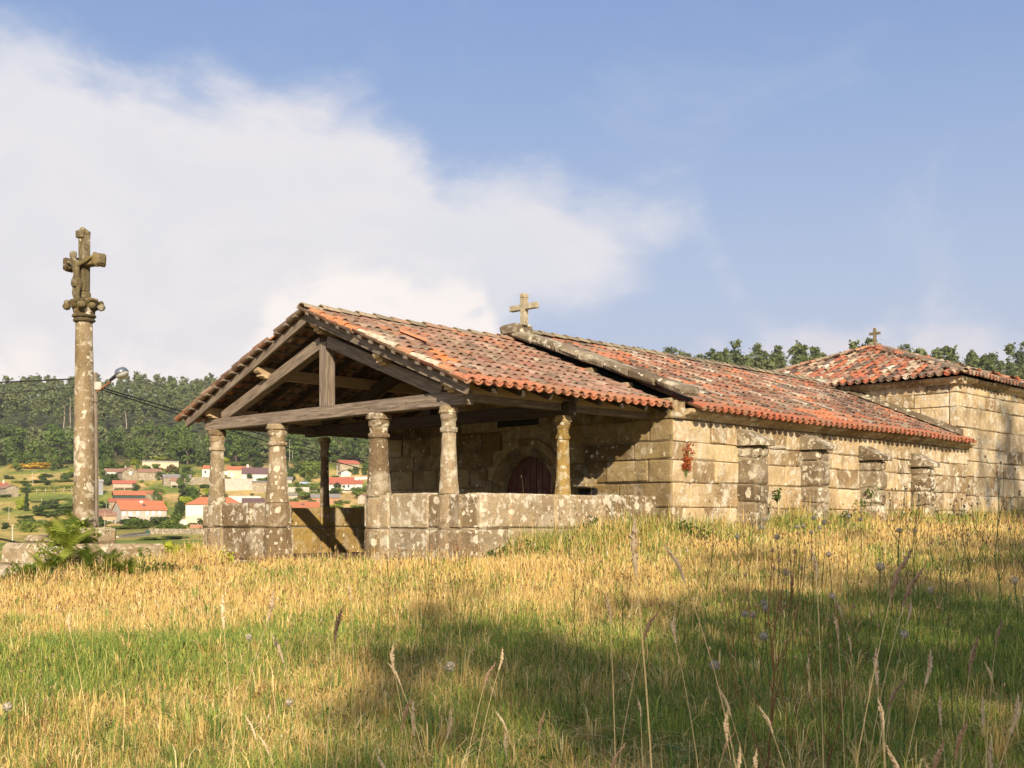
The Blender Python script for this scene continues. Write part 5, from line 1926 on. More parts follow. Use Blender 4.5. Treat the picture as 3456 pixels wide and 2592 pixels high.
MB().box((-.30, -.09, KZ(capz + .37)), (.30, .09, KZ(capz + .42)), .02, .008).obj('abacus', M['cross_stone'], cap_o)
# the cross itself
cr = MB()
zc0 = capz + .40
cr.box((-.11, -.095, KZ(zc0)), (.11, .095, KZ(zc0 + .16)), .03, .01)
cr.box((-.082, -.08, KZ(zc0 + .15)), (.082, .08, KZ(5.28)), .02, .008)
zar = 4.72
for sd in (-1, 1):
    a, b = sorted((sd * .07, sd * .42))
    cr.box((a, -.085, KZ(zar - .09)), (b, .085, KZ(zar + .09)), .025, .008)
cross_o = cr.obj('cross', M['cross_stone'], crucero)


def knob(c, r, name='carved_end'):
    mb = MB()
    rg = random.Random(hash(c) & 255)
    for k in range(7):
        d = Vector((rg.uniform(-1, 1), rg.uniform(-1, 1), rg.uniform(-1, 1))) * r * .55
        rr = r * rg.uniform(.5, .75)
        mb.lathe([(rr * .3, -rr * .9 + d.z), (rr * .85, -rr * .5 + d.z), (rr, d.z), (rr * .85, rr * .5 + d.z), (rr * .3, rr * .9 + d.z)], 7, 0, .006, rg.random(), d.x, d.y)
    mb.obj(name, M['cross_stone'], cross_o, c, True)


for sd in (-1, 1):
    kb = MB()
    for (a_, b_, w_) in ((.30, .40, .105), (.375, .47, .125), (.45, .52, .10)):
        x0_, x1_ = sorted((sd * a_, sd * b_))
        kb.box((x0_, -w_, KZ(zar - w_)), (x1_, w_, KZ(zar + w_)), .045, .022)
    kb.obj('carved_end', M['cross_stone'], cross_o)
knob((0, 0, KZ(5.27)), .10)
MB().box((-.105, -.115, KZ(5.16)), (.105, -.07, KZ(5.30)), .012, .006).obj('title_plaque', M['cross_stone'], cross_o)


def skin_figure(name, verts, edges, radii, root, mat, parent, loc=(0, 0, 0)):
    me = bpy.data.meshes.new(name)
    me.from_pydata(verts, edges, [])
    o = put(name, me, M[mat], parent, loc)
    md = o.modifiers.new('skin', 'SKIN')
    sv_ = me.skin_vertices[0].data
    for i, r in enumerate(radii):
        sv_[i].radius = (r, r) if not hasattr(r, '__len__') else r
        sv_[i].use_root = (i == root)
    sb = o.modifiers.new('sub', 'SUBSURF')
    sb.levels = sb.render_levels = 2
    return o


yb = -.135
fv = [(0.0, yb - .02, 4.36), (.005, yb - .035, 4.48), (0, yb - .03, 4.60), (-.005, yb - .03, 4.675), (-.03, yb - .065, 4.735), (-.04, yb - .085, 4.80), (-.04, yb - .07, 4.865),
      (.10, yb - .01, 4.665), (.22, yb + .02, 4.71), (.36, yb + .03, 4.765), (-.10, yb - .01, 4.665), (-.22, yb + .02, 4.71), (-.36, yb + .03, 4.765),
      (.045, yb - .01, 4.28), (.065, yb - .055, 4.13), (.03, yb, 3.98), (.02, yb - .02, 4.13 - .26),
      (-.045, yb - .01, 4.28), (-.03, yb - .06, 4.13), (-.02, yb - .005, 3.98), (-.01, yb - .03, 4.13 - .26)]
fe = [(0, 1), (1, 2), (2, 3), (3, 4), (4, 5), (5, 6), (3, 7), (7, 8), (8, 9), (3, 10), (10, 11), (11, 12), (0, 13), (13, 14), (14, 15), (15, 16), (0, 17), (17, 18), (18, 19), (19, 20)]
fr_ = [.075, .062, .075, .06, .035, .058, .045, .038, .03, .024, .038, .03, .024, .052, .042, .03, .022, .052, .042, .03, .022]
fig = skin_figure('carved_figure', [(x, y, KZ(z)) for x, y, z in fv], fe, fr_, 0, 'cross_stone', crucero)
MB().lathe([(.085, 4.25), (.10, 4.30), (.095, 4.36), (.08, 4.40)], 10, .1, .008).obj('loincloth', M['cross_stone'], fig, (0, yb - .02, 1.15))
MB().lathe([(.05, 4.77), (.066, 4.80), (.066, 4.85), (.055, 4.88), (.02, 4.90)], 10, 0, .005).obj('hair', M['cross_stone'], fig, (-.04, yb - .065, 1.15))
knob((.02, -.13, KZ(4.06 - .02)), .04, 'foot_rest')

# utility pole with lamp behind the cross, and its cables
PX_, PY_ = (318 - IMG_W / 2) / F_PX * 36.0, 36.0
pz = gz(PX_, PY_)
upole = thing('utility_pole', 'weathered pole with a lamp bracket standing behind the wayside cross', 'pole', (PX_, PY_, pz))
ptop = (HORIZON - 1258) / F_PX * 36 + EYE - pz
MB().tube([(0, 0, -.5), (0, 0, ptop)], [.155, .11], 10).obj('pole', M['pole'], upole)
MB().box((.06, -.16, ptop - .55), (.28, -.10, ptop - .30), .02).obj('junction_box', M['concrete'], upole)
hx_, hz_ = (424 - 318) / F_PX * 36, (HORIZON - 1262) / F_PX * 36 + EYE - pz
az_, azz = 0.12, ptop - .52
arm_pts = [(az_, -.10, azz - .08), (hx_ * .55, -.2, azz + .18), (hx_ - .42 + .1, -.25, azz + .36)]
MB().tube(arm_pts, [.035, .032, .03], 6).obj('lamp_arm', M['rust'], upole)
hd = MB()
hd.lathe([(.04, .15), (.12, .14), (.17, .08), (.19, 0), (.18, -.01)], 12)
h_o = hd.obj('lamp_head', M['lamp_metal'], upole, (hx_ - .02, -.28, hz_ - .03), True, (0, -.45, 0))
h_o.scale = (1.2, 1.2, 1.2)
MB().lathe([(.18, 0), (.15, -.06), (.08, -.10), (.02, -.11)], 12).obj('lamp_glass', M['lamp_glass'], h_o, (0, 0, -.012), True)
MB().tube([(-.16, 0, .02), (-.36, 0, -.02)], [.05, .04], 6).obj('lamp_neck', M['black'], h_o)
lp = [(.12 + .25 * math.sin(t) * .8, -.12, ptop - .62 - .22 * math.sin(t * .5) ** 2 + .1 * math.cos(t)) for t in np.linspace(0, 5.2, 14)]
MB().tube(lp, .012, 4).obj('wire_loop', M['black'], upole)


def cable(label, p0, p1, sag, r, n=16):
    p0, p1 = Vector(p0), Vector(p1)
    pts = []
    for i in range(n + 1):
        t = i / n
        p = p0.lerp(p1, t)
        p.z -= sag * 4 * t * (1 - t)
        pts.append(p - p0)
    return MB().tube(pts, r, 5).obj('power_line', M['black'], None, tuple(p0), label=label, category='cable', group='overhead cables at the pole')


def at(px, py, Y):
    return ((px - IMG_W / 2) / F_PX * Y, Y, (HORIZON - py) / F_PX * Y + EYE)


P_ = lambda dz: (PX_, PY_, pz + ptop + dz)
cable('upper thick cable from the pole to the left edge', P_(-.15), at(-700, 1292, 30), .10, .022)
cable('lower cable from the pole to the left edge', P_(-.40), at(-700, 1372, 34), .06, .014)
cable('upper of the two cables running from the pole to behind the porch roof', P_(-.40), at(2000, 1700, 150), 1.0, .022, 30)
cable('lower of the two cables running from the pole to behind the porch roof', P_(-.46), at(2000, 1715, 150), 1.3, .022, 30)
cable('loose black cable crossing the lower left corner above the platform', at(-400, 1680, 24), at(330, 1862, 26), .25, .022)

# ------------------------------------------------------------------ ferns, wall plants, creepers
def fern_mesh(seed, nf=9, L=.8):
    rg = np.random.default_rng(seed)
    V, T_ = [], []
    for f in range(nf):
        a = rg.uniform(0, 6.28)
        l = L * rg.uniform(.6, 1.15)
        bend = rg.uniform(.5, 1.1)
        side = np.array((-math.sin(a), math.cos(a), 0))
        fw = np.array((math.cos(a), math.sin(a), 0))
        prev = None
        N_ = 15
        for i in range(N_):
            t = i / (N_ - 1)
            p = fw * l * (t * .25 + .55 * t * t * bend) + np.array((0, 0, l * (t - .45 * bend * t * t)))
            d = fw * (.25 + 1.1 * t * bend) + np.array((0, 0, 1 - .9 * bend * t))
            d = d / np.linalg.norm(d)
            if i >= 2:
                pl = l * .26 * math.sin(math.pi * min(1, (1 - t) * .78 + .1)) * rg.uniform(.8, 1.1)
                for sg in (-1, 1):
                    tip = p + side * sg * pl + d * pl * .45 + np.array((0, 0, -.15 * pl))
                    b = len(V)
                    wv = d * l * .032
                    V += [p - wv, p + wv, (p * .45 + tip * .55) + d * l * .02, tip]
                    T_ += [(b, b + 1, b + 2), (b, b + 2, b + 3)]
            if prev is not None:
                b = len(V)
                wv = side * .006
                V += [prev - wv, prev + wv, p + wv * .7, p - wv * .7]
                T_ += [(b, b + 1, b + 2), (b, b + 2, b + 3)]
            prev = p
    me = mesh_np('fern', np.array(V), None, T_)
    me.materials.append(M['fern'])
    return me


FERN = [fern_mesh(s, 11 + s % 3 * 2) for s in range(4)]
FG = 'ferns growing around the cross platform'
fl_ = [(235, 1790, 19.7, 1.05, 'tallest fern left of the cross pillar'), (300, 1850, 19.2, .75, 'fern at the foot of the cross pillar'), (200, 1850, 19.3, .95, 'fern in front of the left platform stone'),
       (370, 1850, 19.3, .7, 'fern at the right of the pillar foot'), (150, 1880, 19.2, .7, 'fern over the lowest step at the left'), (420, 1930, 19.0, .75, 'fern in front of the right lower step'),
       (460, 1960, 18.8, .7, 'fern in the grass right of the platform'), (520, 1935, 19.1, .7, 'fern between the platform and the porch'), (90, 1900, 19.4, .75, 'fern at the left end of the platform'),
       (30, 1930, 19.3, .7, 'fern at the far left edge of the meadow'), (265, 1800, 20.1, .9, 'fern close behind the tallest fern'), (480, 1880, 19.9, .6, 'fern behind the right lower step'), (560, 1960, 19.2, .6, 'small fern nearest the yellow creeper'),
       (340, 1900, 19.0, .7, 'fern hanging over the middle step'), (190, 1765, 20.4, .9, 'fern behind the left platform stone'), (260, 1740, 20.6, .8, 'highest fern just behind the pillar at the left'), (120, 1935, 18.9, .6, 'fern in the grass below the left platform stone'),
       (215, 1950, 18.8, .5, 'small fern in the grass below the pillar'), (395, 1900, 19.6, .65, 'fern leaning on the right middle stone'), (330, 1965, 18.7, .5, 'small fern in the grass right of the pillar')]
for i, (px, py, Y, s, lab) in enumerate(fl_):
    x = (px - IMG_W / 2) / F_PX * Y
    z = (HORIZON - py) / F_PX * Y + EYE - .15
    z = max(z - .25 * s, gz(x, Y) - .02)
    put('fern', FERN[i % 4], None, None, (x, Y, z), (0, 0, i * 1.7), label=lab, category='fern', group=FG).scale = (s * .8, s * .8, s * .85)


def creeper(label, name, c, rad, n, size, mat, seed, cat='plant', thin=.4):
    rg = np.random.default_rng(seed)
    blobs = [(rg.normal(0, rad[0] * .5), rg.normal(0, rad[1] * .5), abs(rg.normal(0, rad[2] * .6)), min(rad) * thin + .04) for _ in range(14)]
    V_, Q_ = leaf_cloud(blobs, n, size, rg, shell=.3)
    o = put(name, mesh_np(name, V_, Q_), M[mat], None, c, label=label, category=cat)
    mb = MB()
    for b in blobs:
        mb.tube([(0, 0, -.1), (b[0] * .6, b[1] * .6, b[2] * .5), b[:3]], [.008, .006, .003], 3)
    mb.obj('stem', M['stem_green'], o)
    return o


for i, (px, py, Y, rad, n_, lm_, lab) in enumerate(((130, 1905, 19.3, (.5, .3, .3), 380, 'ivy', 'bramble over the left platform stones'), (330, 1880, 19.5, (.45, .3, .3), 380, 'ivy', 'bramble below the pillar foot'),
        (470, 1915, 19.4, (.5, .3, .25), 360, 'leaf_mid', 'weeds over the right platform stone'), (215, 1800, 20.0, (.45, .4, .4), 420, 'fern', 'undergrowth left of the pillar'), (560, 1950, 19.0, (.4, .3, .22), 280, 'ivy', 'weeds between the platform and the yellow creeper'))):
    x = (px - IMG_W / 2) / F_PX * Y
    creeper('tangled green ' + lab, 'undergrowth', (x, Y, max(gz(x, Y), (HORIZON - py) / F_PX * Y + EYE - .3)), rad, n_, .04, lm_, 60 + i, 'undergrowth')
wx = to_world(-.35, 7.0)
creeper('bright yellow green creeper at the foot of the left porch corner', 'creeper', (wx[0] - .1, wx[1] - .2, gz(wx[0], wx[1]) + .02), (.75, .35, .28), 420, .055, 'vine', 4)
wx = to_world(-.4, 6.2)
creeper('smaller yellow creeper trailing right of the left porch corner', 'creeper', (wx[0], wx[1], gz(wx[0], wx[1])), (.4, .25, .2), 160, .05, 'vine', 5)
wx = to_world(5.02, VN - .05, .88)
creeper('rust red plant hanging on the nave wall near the corner', 'wall_plant', (wx[0], wx[1], wx[2]), (.11, .06, .30), 700, .022, 'red_leaf', 6, thin=.8)
wx = to_world(11.35, VN - .28, -.28)
creeper('leafy green shrub climbing beside the third buttress', 'shrub', wx, (.3, .25, .6), 420, .045, 'ivy', 7)
wx = to_world(7.42, VN - .40, .42)
creeper('small green weed rooted on the side of the first buttress', 'wall_plant', wx, (.08, .08, .14), 90, .03, 'ivy', 8)
wx = to_world(10.0, VN - .35, -.3)
creeper('dark low weed at the foot of the wall after the second buttress', 'shrub', wx, (.3, .2, .3), 260, .04, 'leaf_dark', 9)
wx = to_world(13.5, VN - .35, -.3)
creeper('dark weed at the foot of the wall before the fourth buttress', 'shrub', wx, (.2, .2, .4), 200, .04, 'leaf_dark', 10)
wx = to_world(9.3, VN - .75, -.35)
creeper('dark weed under the second buttress', 'shrub', wx, (.25, .2, .25), 200, .04, 'leaf_dark', 14)
wx = to_world(.9, -.55)
creeper('dark green bramble with orange buds at the foot of the right parapet', 'shrub', (wx[0], wx[1], gz(wx[0], wx[1])), (.55, .3, .35), 420, .045, 'ivy', 11)
wx = to_world(2.7, -.45)
creeper('tall green weed clump against the side parapet below the yellow column', 'shrub', (wx[0], wx[1], gz(wx[0], wx[1])), (.4, .25, .55), 420, .04, 'ivy', 12)
wx = to_world(4.3, -.9)
creeper('green weed clump left of the nave corner', 'shrub', (wx[0], wx[1], gz(wx[0], wx[1])), (.4, .3, .3), 300, .04, 'ivy', 13)

# ------------------------------------------------------------------ the meadow
def dryness(X, Y):
    u = (X - CX0) * math.sin(TH) + (Y - CY0) * math.cos(TH)
    v = -(X - CX0) * math.cos(TH) + (Y - CY0) * math.sin(TH)
    wall = np.minimum(np.where(u > -.5, np.abs(v + .4), 9), np.where((v > -1) & (v < 7.5), np.abs(u), 9))
    f = fbm(X / 1.1, Y / 1.1, 21, 3)
    k = X / np.maximum(Y, 1)
    base = .40 * np.ones_like(X)
    gold = sstep(Y - 11.4 - .25 * np.maximum(X, -6) * .5, -1.0, 1.2)
    base = base * (1 - gold) + .88 * gold
    green_l = np.exp(-((Y - 9.9) / 1.1) ** 2) * sstep(X, -1.6, -3.0)
    base -= .55 * green_l
    base -= .30 * sstep(X - .10 * Y, -1.6, 1.0) * (1 - gold) * sstep(Y, 4.5, 7.5)  # greener grass where the trees shade it: cool shade tone put into colour
    base -= .50 * np.exp(-(wall / 1.0) ** 2) * sstep(u, -.2, 1.2)
    return np.clip(base + (f - .5) * 1.5, 0.02, .98)


bins = []
for y0 in np.arange(2.3, 40, .5):
    width = .92 * y0 + 3.2
    rho = 3000 * min(1, (7.0 / y0) ** 1.25)
    if y0 < 5:
        rho *= .45
    n = int(rho * .5 * width)
    if y0 > 24:
        n = int(n * .55)
    yy = y0 + .5 * RNG.random(n)
    xx = (RNG.random(n) - .5) * width
    if y0 > 24:
        xx = xx - 4
    bins.append(np.stack([xx, yy], 1))
# ranker growth along the foot of the side wall
nw = 16000
uu = RNG.uniform(.7, 20, nw)
vv = np.where(uu > UF, VN, 0.0) - .06 - RNG.exponential(.55, nw)
bins.append(np.stack(to_world(uu, vv)[:2], 1))
ang_ = RNG.uniform(0, 2 * math.pi, 5000)
rad_ = RNG.uniform(1.2, 2.6, 5000)
bins.append(np.stack([KX + rad_ * np.cos(ang_), KY + rad_ * np.sin(ang_)], 1))
P = np.vstack(bins)
u_, v_ = to_uv(P[:, 0], P[:, 1])
inside = ((u_ > -.1) & (u_ < UF + .2) & (v_ > -.12) & (v_ < W + .1)) | ((u_ > UF - .1) & (u_ < TU1 + .5) & (v_ > VN - .03) & (v_ < VT1 + .2))
cd = np.hypot(P[:, 0] - KX, P[:, 1] - KY)
behind = (v_ > W + .2) & (u_ > 1.0) | (u_ > 6) & (v_ > 7)
P = P[~inside & ~(cd < 1.15) & ~behind]
n = len(P)
X, Y = P[:, 0], P[:, 1]
Zg = ground_z(X, Y) + EYE
D = dryness(X, Y)
u_, v_ = to_uv(X, Y)
wall_d = np.minimum(np.where(u_ > -.5, np.abs(v_ + .4), 9), np.where((v_ > -1) & (v_ < 7.5), np.abs(u_ + .1), 9))
dry = RNG.random(n) < D
litter = (RNG.random(n) < np.where(Y < 12, .42, .15)) & dry
h = RNG.uniform(.045, .135, n) * np.where(Y > 12, 1.3, 1.0) * np.where(dry, 1.0, 1.1) * (0.7 + .8 * fbm(X / .8, Y / .8, 33, 2))
stalk = (RNG.random(n) < np.where(Y > 12, .07, .022)) & dry & ~litter
h = np.where(stalk, RNG.uniform(.16, .34, n), h)
h *= 1 + 2.0 * np.exp(-(wall_d / .7) ** 2) * sstep(u_, .2, 1.4)
h = np.where((np.hypot(X - KX, Y - KY) < 2.6) & (RNG.random(n) < .4), RNG.uniform(.25, .55, n), h)
h = np.where(litter, RNG.uniform(.06, .16, n), h)
wd = np.maximum(.0022, .00034 * Y) * RNG.uniform(.7, 1.5, n) * np.where(stalk, .7, 1.0)
a = RNG.uniform(0, 2 * math.pi, n)
lean = np.abs(RNG.normal(0, .42, n)) + .08
lean = np.where(stalk, RNG.normal(0, .16, n), lean)
lean = np.where(litter, RNG.uniform(2.0, 5, n), lean)
fwd = np.stack([np.cos(a), np.sin(a), np.zeros(n)], 1)
b2 = RNG.uniform(0, 2 * math.pi, n)
b2 = np.where(RNG.random(n) < .6, RNG.normal(0, .6, n), b2)     # most blades turn a flat side outwards
sd = np.stack([np.cos(b2), np.sin(b2), np.zeros(n)], 1) * wd[:, None]
ln = np.sqrt(1 + lean ** 2)
hv = h / ln
base = np.stack([X, Y, Zg - .012 + np.where(litter, RNG.uniform(.0, .05, n), 0)], 1)
upv = np.zeros((n, 3))
upv[:, 2] = 1
mid = base + upv * (hv * .58)[:, None] + fwd * (hv * lean * .34)[:, None]
tip = base + upv * hv[:, None] + fwd * (hv * lean)[:, None]
V = np.stack([base - sd, base + sd, mid + sd * .8, mid - sd * .8, tip], 1).reshape(-1, 3)
ix = np.arange(n) * 5
Q = np.stack([ix, ix + 1, ix + 2, ix + 3], 1)
T = np.stack([ix + 3, ix + 2, ix + 4], 1)
gcols = np.array([(.125, .195, .036), (.18, .25, .048), (.26, .31, .062), (.10, .17, .042), (.37, .37, .09)])
dcols = np.array([(.60, .44, .16), (.66, .51, .20), (.52, .38, .13), (.72, .59, .31), (.56, .38, .14), (.38, .25, .10)])
C = np.where(dry[:, None], dcols[RNG.integers(0, len(dcols), n)], gcols[RNG.integers(0, len(gcols), n)])
C = C * RNG.uniform(.75, 1.2, n)[:, None]
put('meadow_grass', mesh_np('meadow_grass', V, Q, T, np.repeat(C, 5, 0)), M['grass'], kind='stuff')
# tussocks, lying straw and broad-leaved weeds
nt = 2600
ty = 3.0 + 19 * RNG.random(nt) ** 1.3
tx = (RNG.random(nt) - .5) * (.92 * ty + 2.5)
tu_, tv_ = to_uv(tx, ty)
okk = ~((tu_ > -.25) & (tv_ > -.55) & (tv_ < W + .2)) & (np.hypot(tx - KX, ty - KY) > 1.6)
tx, ty = tx[okk], ty[okk]
tk = RNG.choice(3, len(tx), p=[.5, .25, .25])            # 0 tussock, 1 straw, 2 rosette
per = 16
n3_ = len(tx) * per
own = np.repeat(np.arange(len(tx)), per)
kk_ = tk[own]
a3 = RNG.uniform(0, 2 * math.pi, n3_)
sp = np.where(kk_ == 1, .22, .03) * np.sqrt(RNG.random(n3_))
bx_, by_ = tx[own] + sp * np.cos(a3), ty[own] + sp * np.sin(a3)
bz_3 = ground_z(bx_, by_) + EYE - .01 + np.where(kk_ == 1, RNG.uniform(.01, .07, n3_), 0)
ln_ = np.where(kk_ == 0, RNG.uniform(.12, .30, n3_), np.where(kk_ == 1, RNG.uniform(.14, .34, n3_), RNG.uniform(.06, .13, n3_)))
le_ = np.where(kk_ == 0, RNG.uniform(.15, 1.1, n3_), np.where(kk_ == 1, RNG.uniform(3, 12, n3_), RNG.uniform(.8, 2.6, n3_)))
w_ = np.where(kk_ == 2, RNG.uniform(.010, .020, n3_), RNG.uniform(.0022, .0042, n3_) * np.maximum(1, by_ / 9))
a4 = np.where(kk_ == 1, RNG.uniform(0, 2 * math.pi, n3_), a3)
f3 = np.stack([np.cos(a4), np.sin(a4), np.zeros(n3_)], 1)
s3 = np.stack([-np.sin(a4), np.cos(a4), np.zeros(n3_)], 1) * w_[:, None]
hv3 = ln_ / np.sqrt(1 + le_ ** 2)
b3 = np.stack([bx_, by_, bz_3], 1)
z3 = np.zeros((n3_, 3))
z3[:, 2] = 1
m3 = b3 + z3 * (hv3 * .72)[:, None] + f3 * (hv3 * le_ * .42)[:, None]
t3 = b3 + z3 * (hv3 * np.where(kk_ == 0, .9, .8))[:, None] + f3 * (hv3 * le_ * 1.05)[:, None]
V3 = np.stack([b3 - s3 * .7, b3 + s3 * .7, m3 + s3, m3 - s3, t3], 1).reshape(-1, 3)
ix3 = np.arange(n3_) * 5
c3_ = np.where((kk_ == 1)[:, None], dcols[RNG.integers(0, len(dcols), n3_)], gcols[RNG.integers(0, len(gcols), n3_)] * np.where(kk_ == 2, .85, 1.0)[:, None])
drt = (RNG.random(len(tx)) < .35)[own] & (kk_ == 0)
c3_ = np.where(drt[:, None], dcols[RNG.integers(0, len(dcols), n3_)], c3_)
put('meadow_tussocks', mesh_np('meadow_tussocks', V3, np.stack([ix3, ix3 + 1, ix3 + 2, ix3 + 3], 1), np.stack([ix3 + 3, ix3 + 2, ix3 + 4], 1), np.repeat(c3_, 5, 0)), M['grass'], kind='stuff')
# seed heads and tiny flowers on the stalks
si = np.where(stalk | (RNG.random(n) < .018))[0]
si = si[RNG.random(len(si)) < .55]
m_ = len(si)
tp = tip[si]
r_ = np.maximum(.0035, .00050 * Y[si]) * RNG.uniform(.7, 1.4, m_)
l_ = r_ * RNG.uniform(1.5, 4.5, m_)
V = np.stack([tp + np.stack([-r_, 0 * r_, l_ * .3], 1), tp + np.stack([0 * r_, -r_, l_ * .3], 1), tp + np.stack([r_, 0 * r_, l_ * .3], 1), tp + np.stack([0 * r_, r_, l_ * .3], 1),
              tp + np.stack([0 * r_, 0 * r_, l_ * 1.2], 1), tp - np.stack([0 * r_, 0 * r_, l_ * .5], 1)], 1).reshape(-1, 3)
ix = np.arange(m_) * 6
T = np.concatenate([np.stack([ix + i, ix + (i + 1) % 4, ix + 4], 1) for i in range(4)] + [np.stack([ix + (i + 1) % 4, ix + i, ix + 5], 1) for i in range(4)])
sc = np.array([(.30, .17, .08), (.22, .11, .06), (.50, .36, .18), (.40, .26, .12), (.62, .58, .5), (.16, .08, .05)])
C = sc[RNG.choice(len(sc), m_, p=[.28, .2, .27, .15, .03, .07])]
put('meadow_seed_heads', mesh_np('meadow_seed_heads', V, None, T, np.repeat(C, 6, 0)), M['grass'], kind='stuff')

# ---- single plants in the foreground
def beside(px):
    for lim, txt in ((420, 'below the wayside cross'), (700, 'below the left porch corner'), (1000, 'below the left porch columns'), (1290, 'below the porch doorway'), (1560, 'below the right porch corner'),
                     (1900, 'below the side parapet'), (2240, 'below the yellow column'), (2480, 'below the red wall plant'), (2700, 'below the first buttress'), (2880, 'below the second buttress'),
                     (3060, 'below the third buttress'), (3260, 'below the fourth buttress')):
        if px < lim:
            return txt
    return 'below the transept wall'


def stalk_parts(H, lean, head, seed, thick=.0014):
    rg = random.Random(seed)
    pts = []
    for i in range(9):
        t = i / 8
        pts.append((lean * t * t, .02 * math.sin(t * 3 + seed), H * t - abs(lean) * .25 * t ** 3))
    d = (Vector(pts[-1]) - Vector(pts[-2])).normalized()
    stem = MB().tube(pts, [thick * (1.3 - .6 * i / 8) for i in range(9)], 4).mesh('stem')
    hd_ = MB()
    N_ = 26
    tipv = Vector(pts[-1])
    bend = rg.uniform(-.3, .3)
    for i in range(N_):
        t = i / N_
        p = tipv + d * (head * (t - .35)) + Vector((bend * head * t * t, 0, 0))
        rr = head * .075 * math.sin(math.pi * (t * .85 + .12)) * rg.uniform(.7, 1.25)
        aa = rg.uniform(0, 6.28)
        q = Vector((math.cos(aa), math.sin(aa), 0)) * rr
        l2 = head * .13
        V_ = [p - q * .3, p + q + d * l2 * .3, p + q * 1.2 + d * l2, p + d * l2 * .8]
        s2 = d.cross(q).normalized() * rr * .7
        hd_.add(V_ + [p + q * .6 + s2 + d * l2 * .4, p + q * .6 - s2 + d * l2 * .4], [(0, 4, 2), (0, 2, 5), (0, 5, 1, 2), (0, 4, 3), (3, 4, 2), (2, 5, 3)])
    hd_.tube([tipv - d * head * .35, tipv + d * head * .2, tipv + d * head * .62 + Vector((bend * head * .8, 0, 0))], [head * .035, head * .05, head * .01], 5)
    return stem, hd_.mesh('seed_head')


SLIB = []
for s in range(8):
    st_, hd_ = stalk_parts(1.0, random.uniform(-.18, .18), random.uniform(.07, .11), s)
    st_.materials.append(M['straw'])
    hd_.materials.append(M['seed_dark'] if s in (2, 6) else M['seed'])
    SLIB.append((st_, hd_))
SG = 'tall dry grass stalks with seed heads in the foreground'
def stalk_at(px, py, Y, lib, label, flip=1):
    """stalk rooted on the ground whose head reaches the height seen at px, py"""
    x = (px - IMG_W / 2) / F_PX * Y
    zt = (HORIZON - py) / F_PX * Y + EYE
    g0 = gz(x, Y)
    Hh = max(.25, zt - g0)
    o = thing('grass_stalk', label, 'grass', (x, Y, g0 - .01), random.uniform(-.4, .4) + (math.pi if flip < 0 else 0), SG)
    o.scale = (Hh, Hh, Hh)
    put('stem', lib[0], None, o)
    put('seed_head', lib[1], None, o)


def Sq(a, b):
    return 2300 + .598 * a, 1600 + .598 * b


stl = [(Sq(160, 830), 3.3), (Sq(435, 400), 3.1), (Sq(865, 500), 2.9), (Sq(915, 850), 3.3), (Sq(1095, 1020), 2.9), (Sq(1200, 1080), 3.0), (Sq(1560, 1010), 3.1), (Sq(500, 1230), 3.3),
       (Sq(440, 1370), 2.8), (Sq(800, 1290), 2.9), (Sq(950, 1190), 3.2), (Sq(1190, 1340), 2.5), (Sq(1485, 1260), 2.5), (Sq(1545, 1330), 3.2), (Sq(1310, 1590), 2.5), (Sq(1580, 1570), 2.4),
       (Sq(820, 1050), 4.2), (Sq(1895, 1040), 4.0), (Sq(85, 1470), 3.4), (Sq(980, 940), 4.0), (Sq(1100, 720), 4.4), (Sq(1790, 1330), 3.2),
       (Sq(1440, 1480), 2.6), (Sq(1650, 1620), 2.7), (Sq(600, 1590), 2.8), (Sq(1090, 690), 4.6), (Sq(975, 580), 3.4), (Sq(810, 500), 3.4),
       ((735, 2000), 3.5), ((805, 2060), 3.6), ((1075, 2100), 3.5), ((1085, 2160), 3.7), ((1430, 2190), 3.4), ((1500, 2230), 3.6), ((1525, 2260), 3.6), ((1200, 1990), 4.6), ((1365, 2420), 3.0),
       ((1450, 2420), 2.9), ((1310, 2400), 3.1), ((1470, 2560), 2.7), ((1800, 2480), 3.0), ((1850, 2400), 3.3), ((2060, 2080), 3.8), ((2085, 2050), 3.3), ((1570, 2200), 4.0), ((2230, 1840), 2.7),
       ((1780, 2430), 3.4), ((980, 2420), 3.4), ((320, 2080), 4.6), ((1040, 2480), 3.2), ((1930, 2530), 2.8), ((2180, 2380), 3.4), ((2330, 2540), 2.7), ((3410, 2560), 2.6), ((3330, 2130), 4.2)]
for i, ((px, py), Yq) in enumerate(stl):
    stalk_at(px, py, Yq, SLIB[i % 8], ('dry grass stalk with a dark brown seed head ' if i % 8 in (2, 6) else 'dry grass stalk with a fluffy tan seed head ') + beside(px))

# white seed clocks
def puff_mesh(seed):
    rg = np.random.default_rng(seed)
    V, T_ = [], []
    for i in range(150):
        d = rg.normal(size=3)
        d /= np.linalg.norm(d)
        r = rg.uniform(.75, 1.0)
        t1 = np.cross(d, rg.normal(size=3))
        t1 /= np.linalg.norm(t1)
        t2 = np.cross(d, t1)
        b = len(V)
        c = d * r
        for k in range(3):
            aa = k * 2.094
            V.append(c + (t1 * math.cos(aa) + t2 * math.sin(aa)) * .20)
        T_.append((b, b + 1, b + 2))
        V += [d * .15, c + t1 * .02, c - t1 * .02]
        T_.append((b + 3, b + 4, b + 5))
    me = mesh_np('seed_clock', np.array(V), None, T_)
    me.materials.append(M['fluff'])
    return me


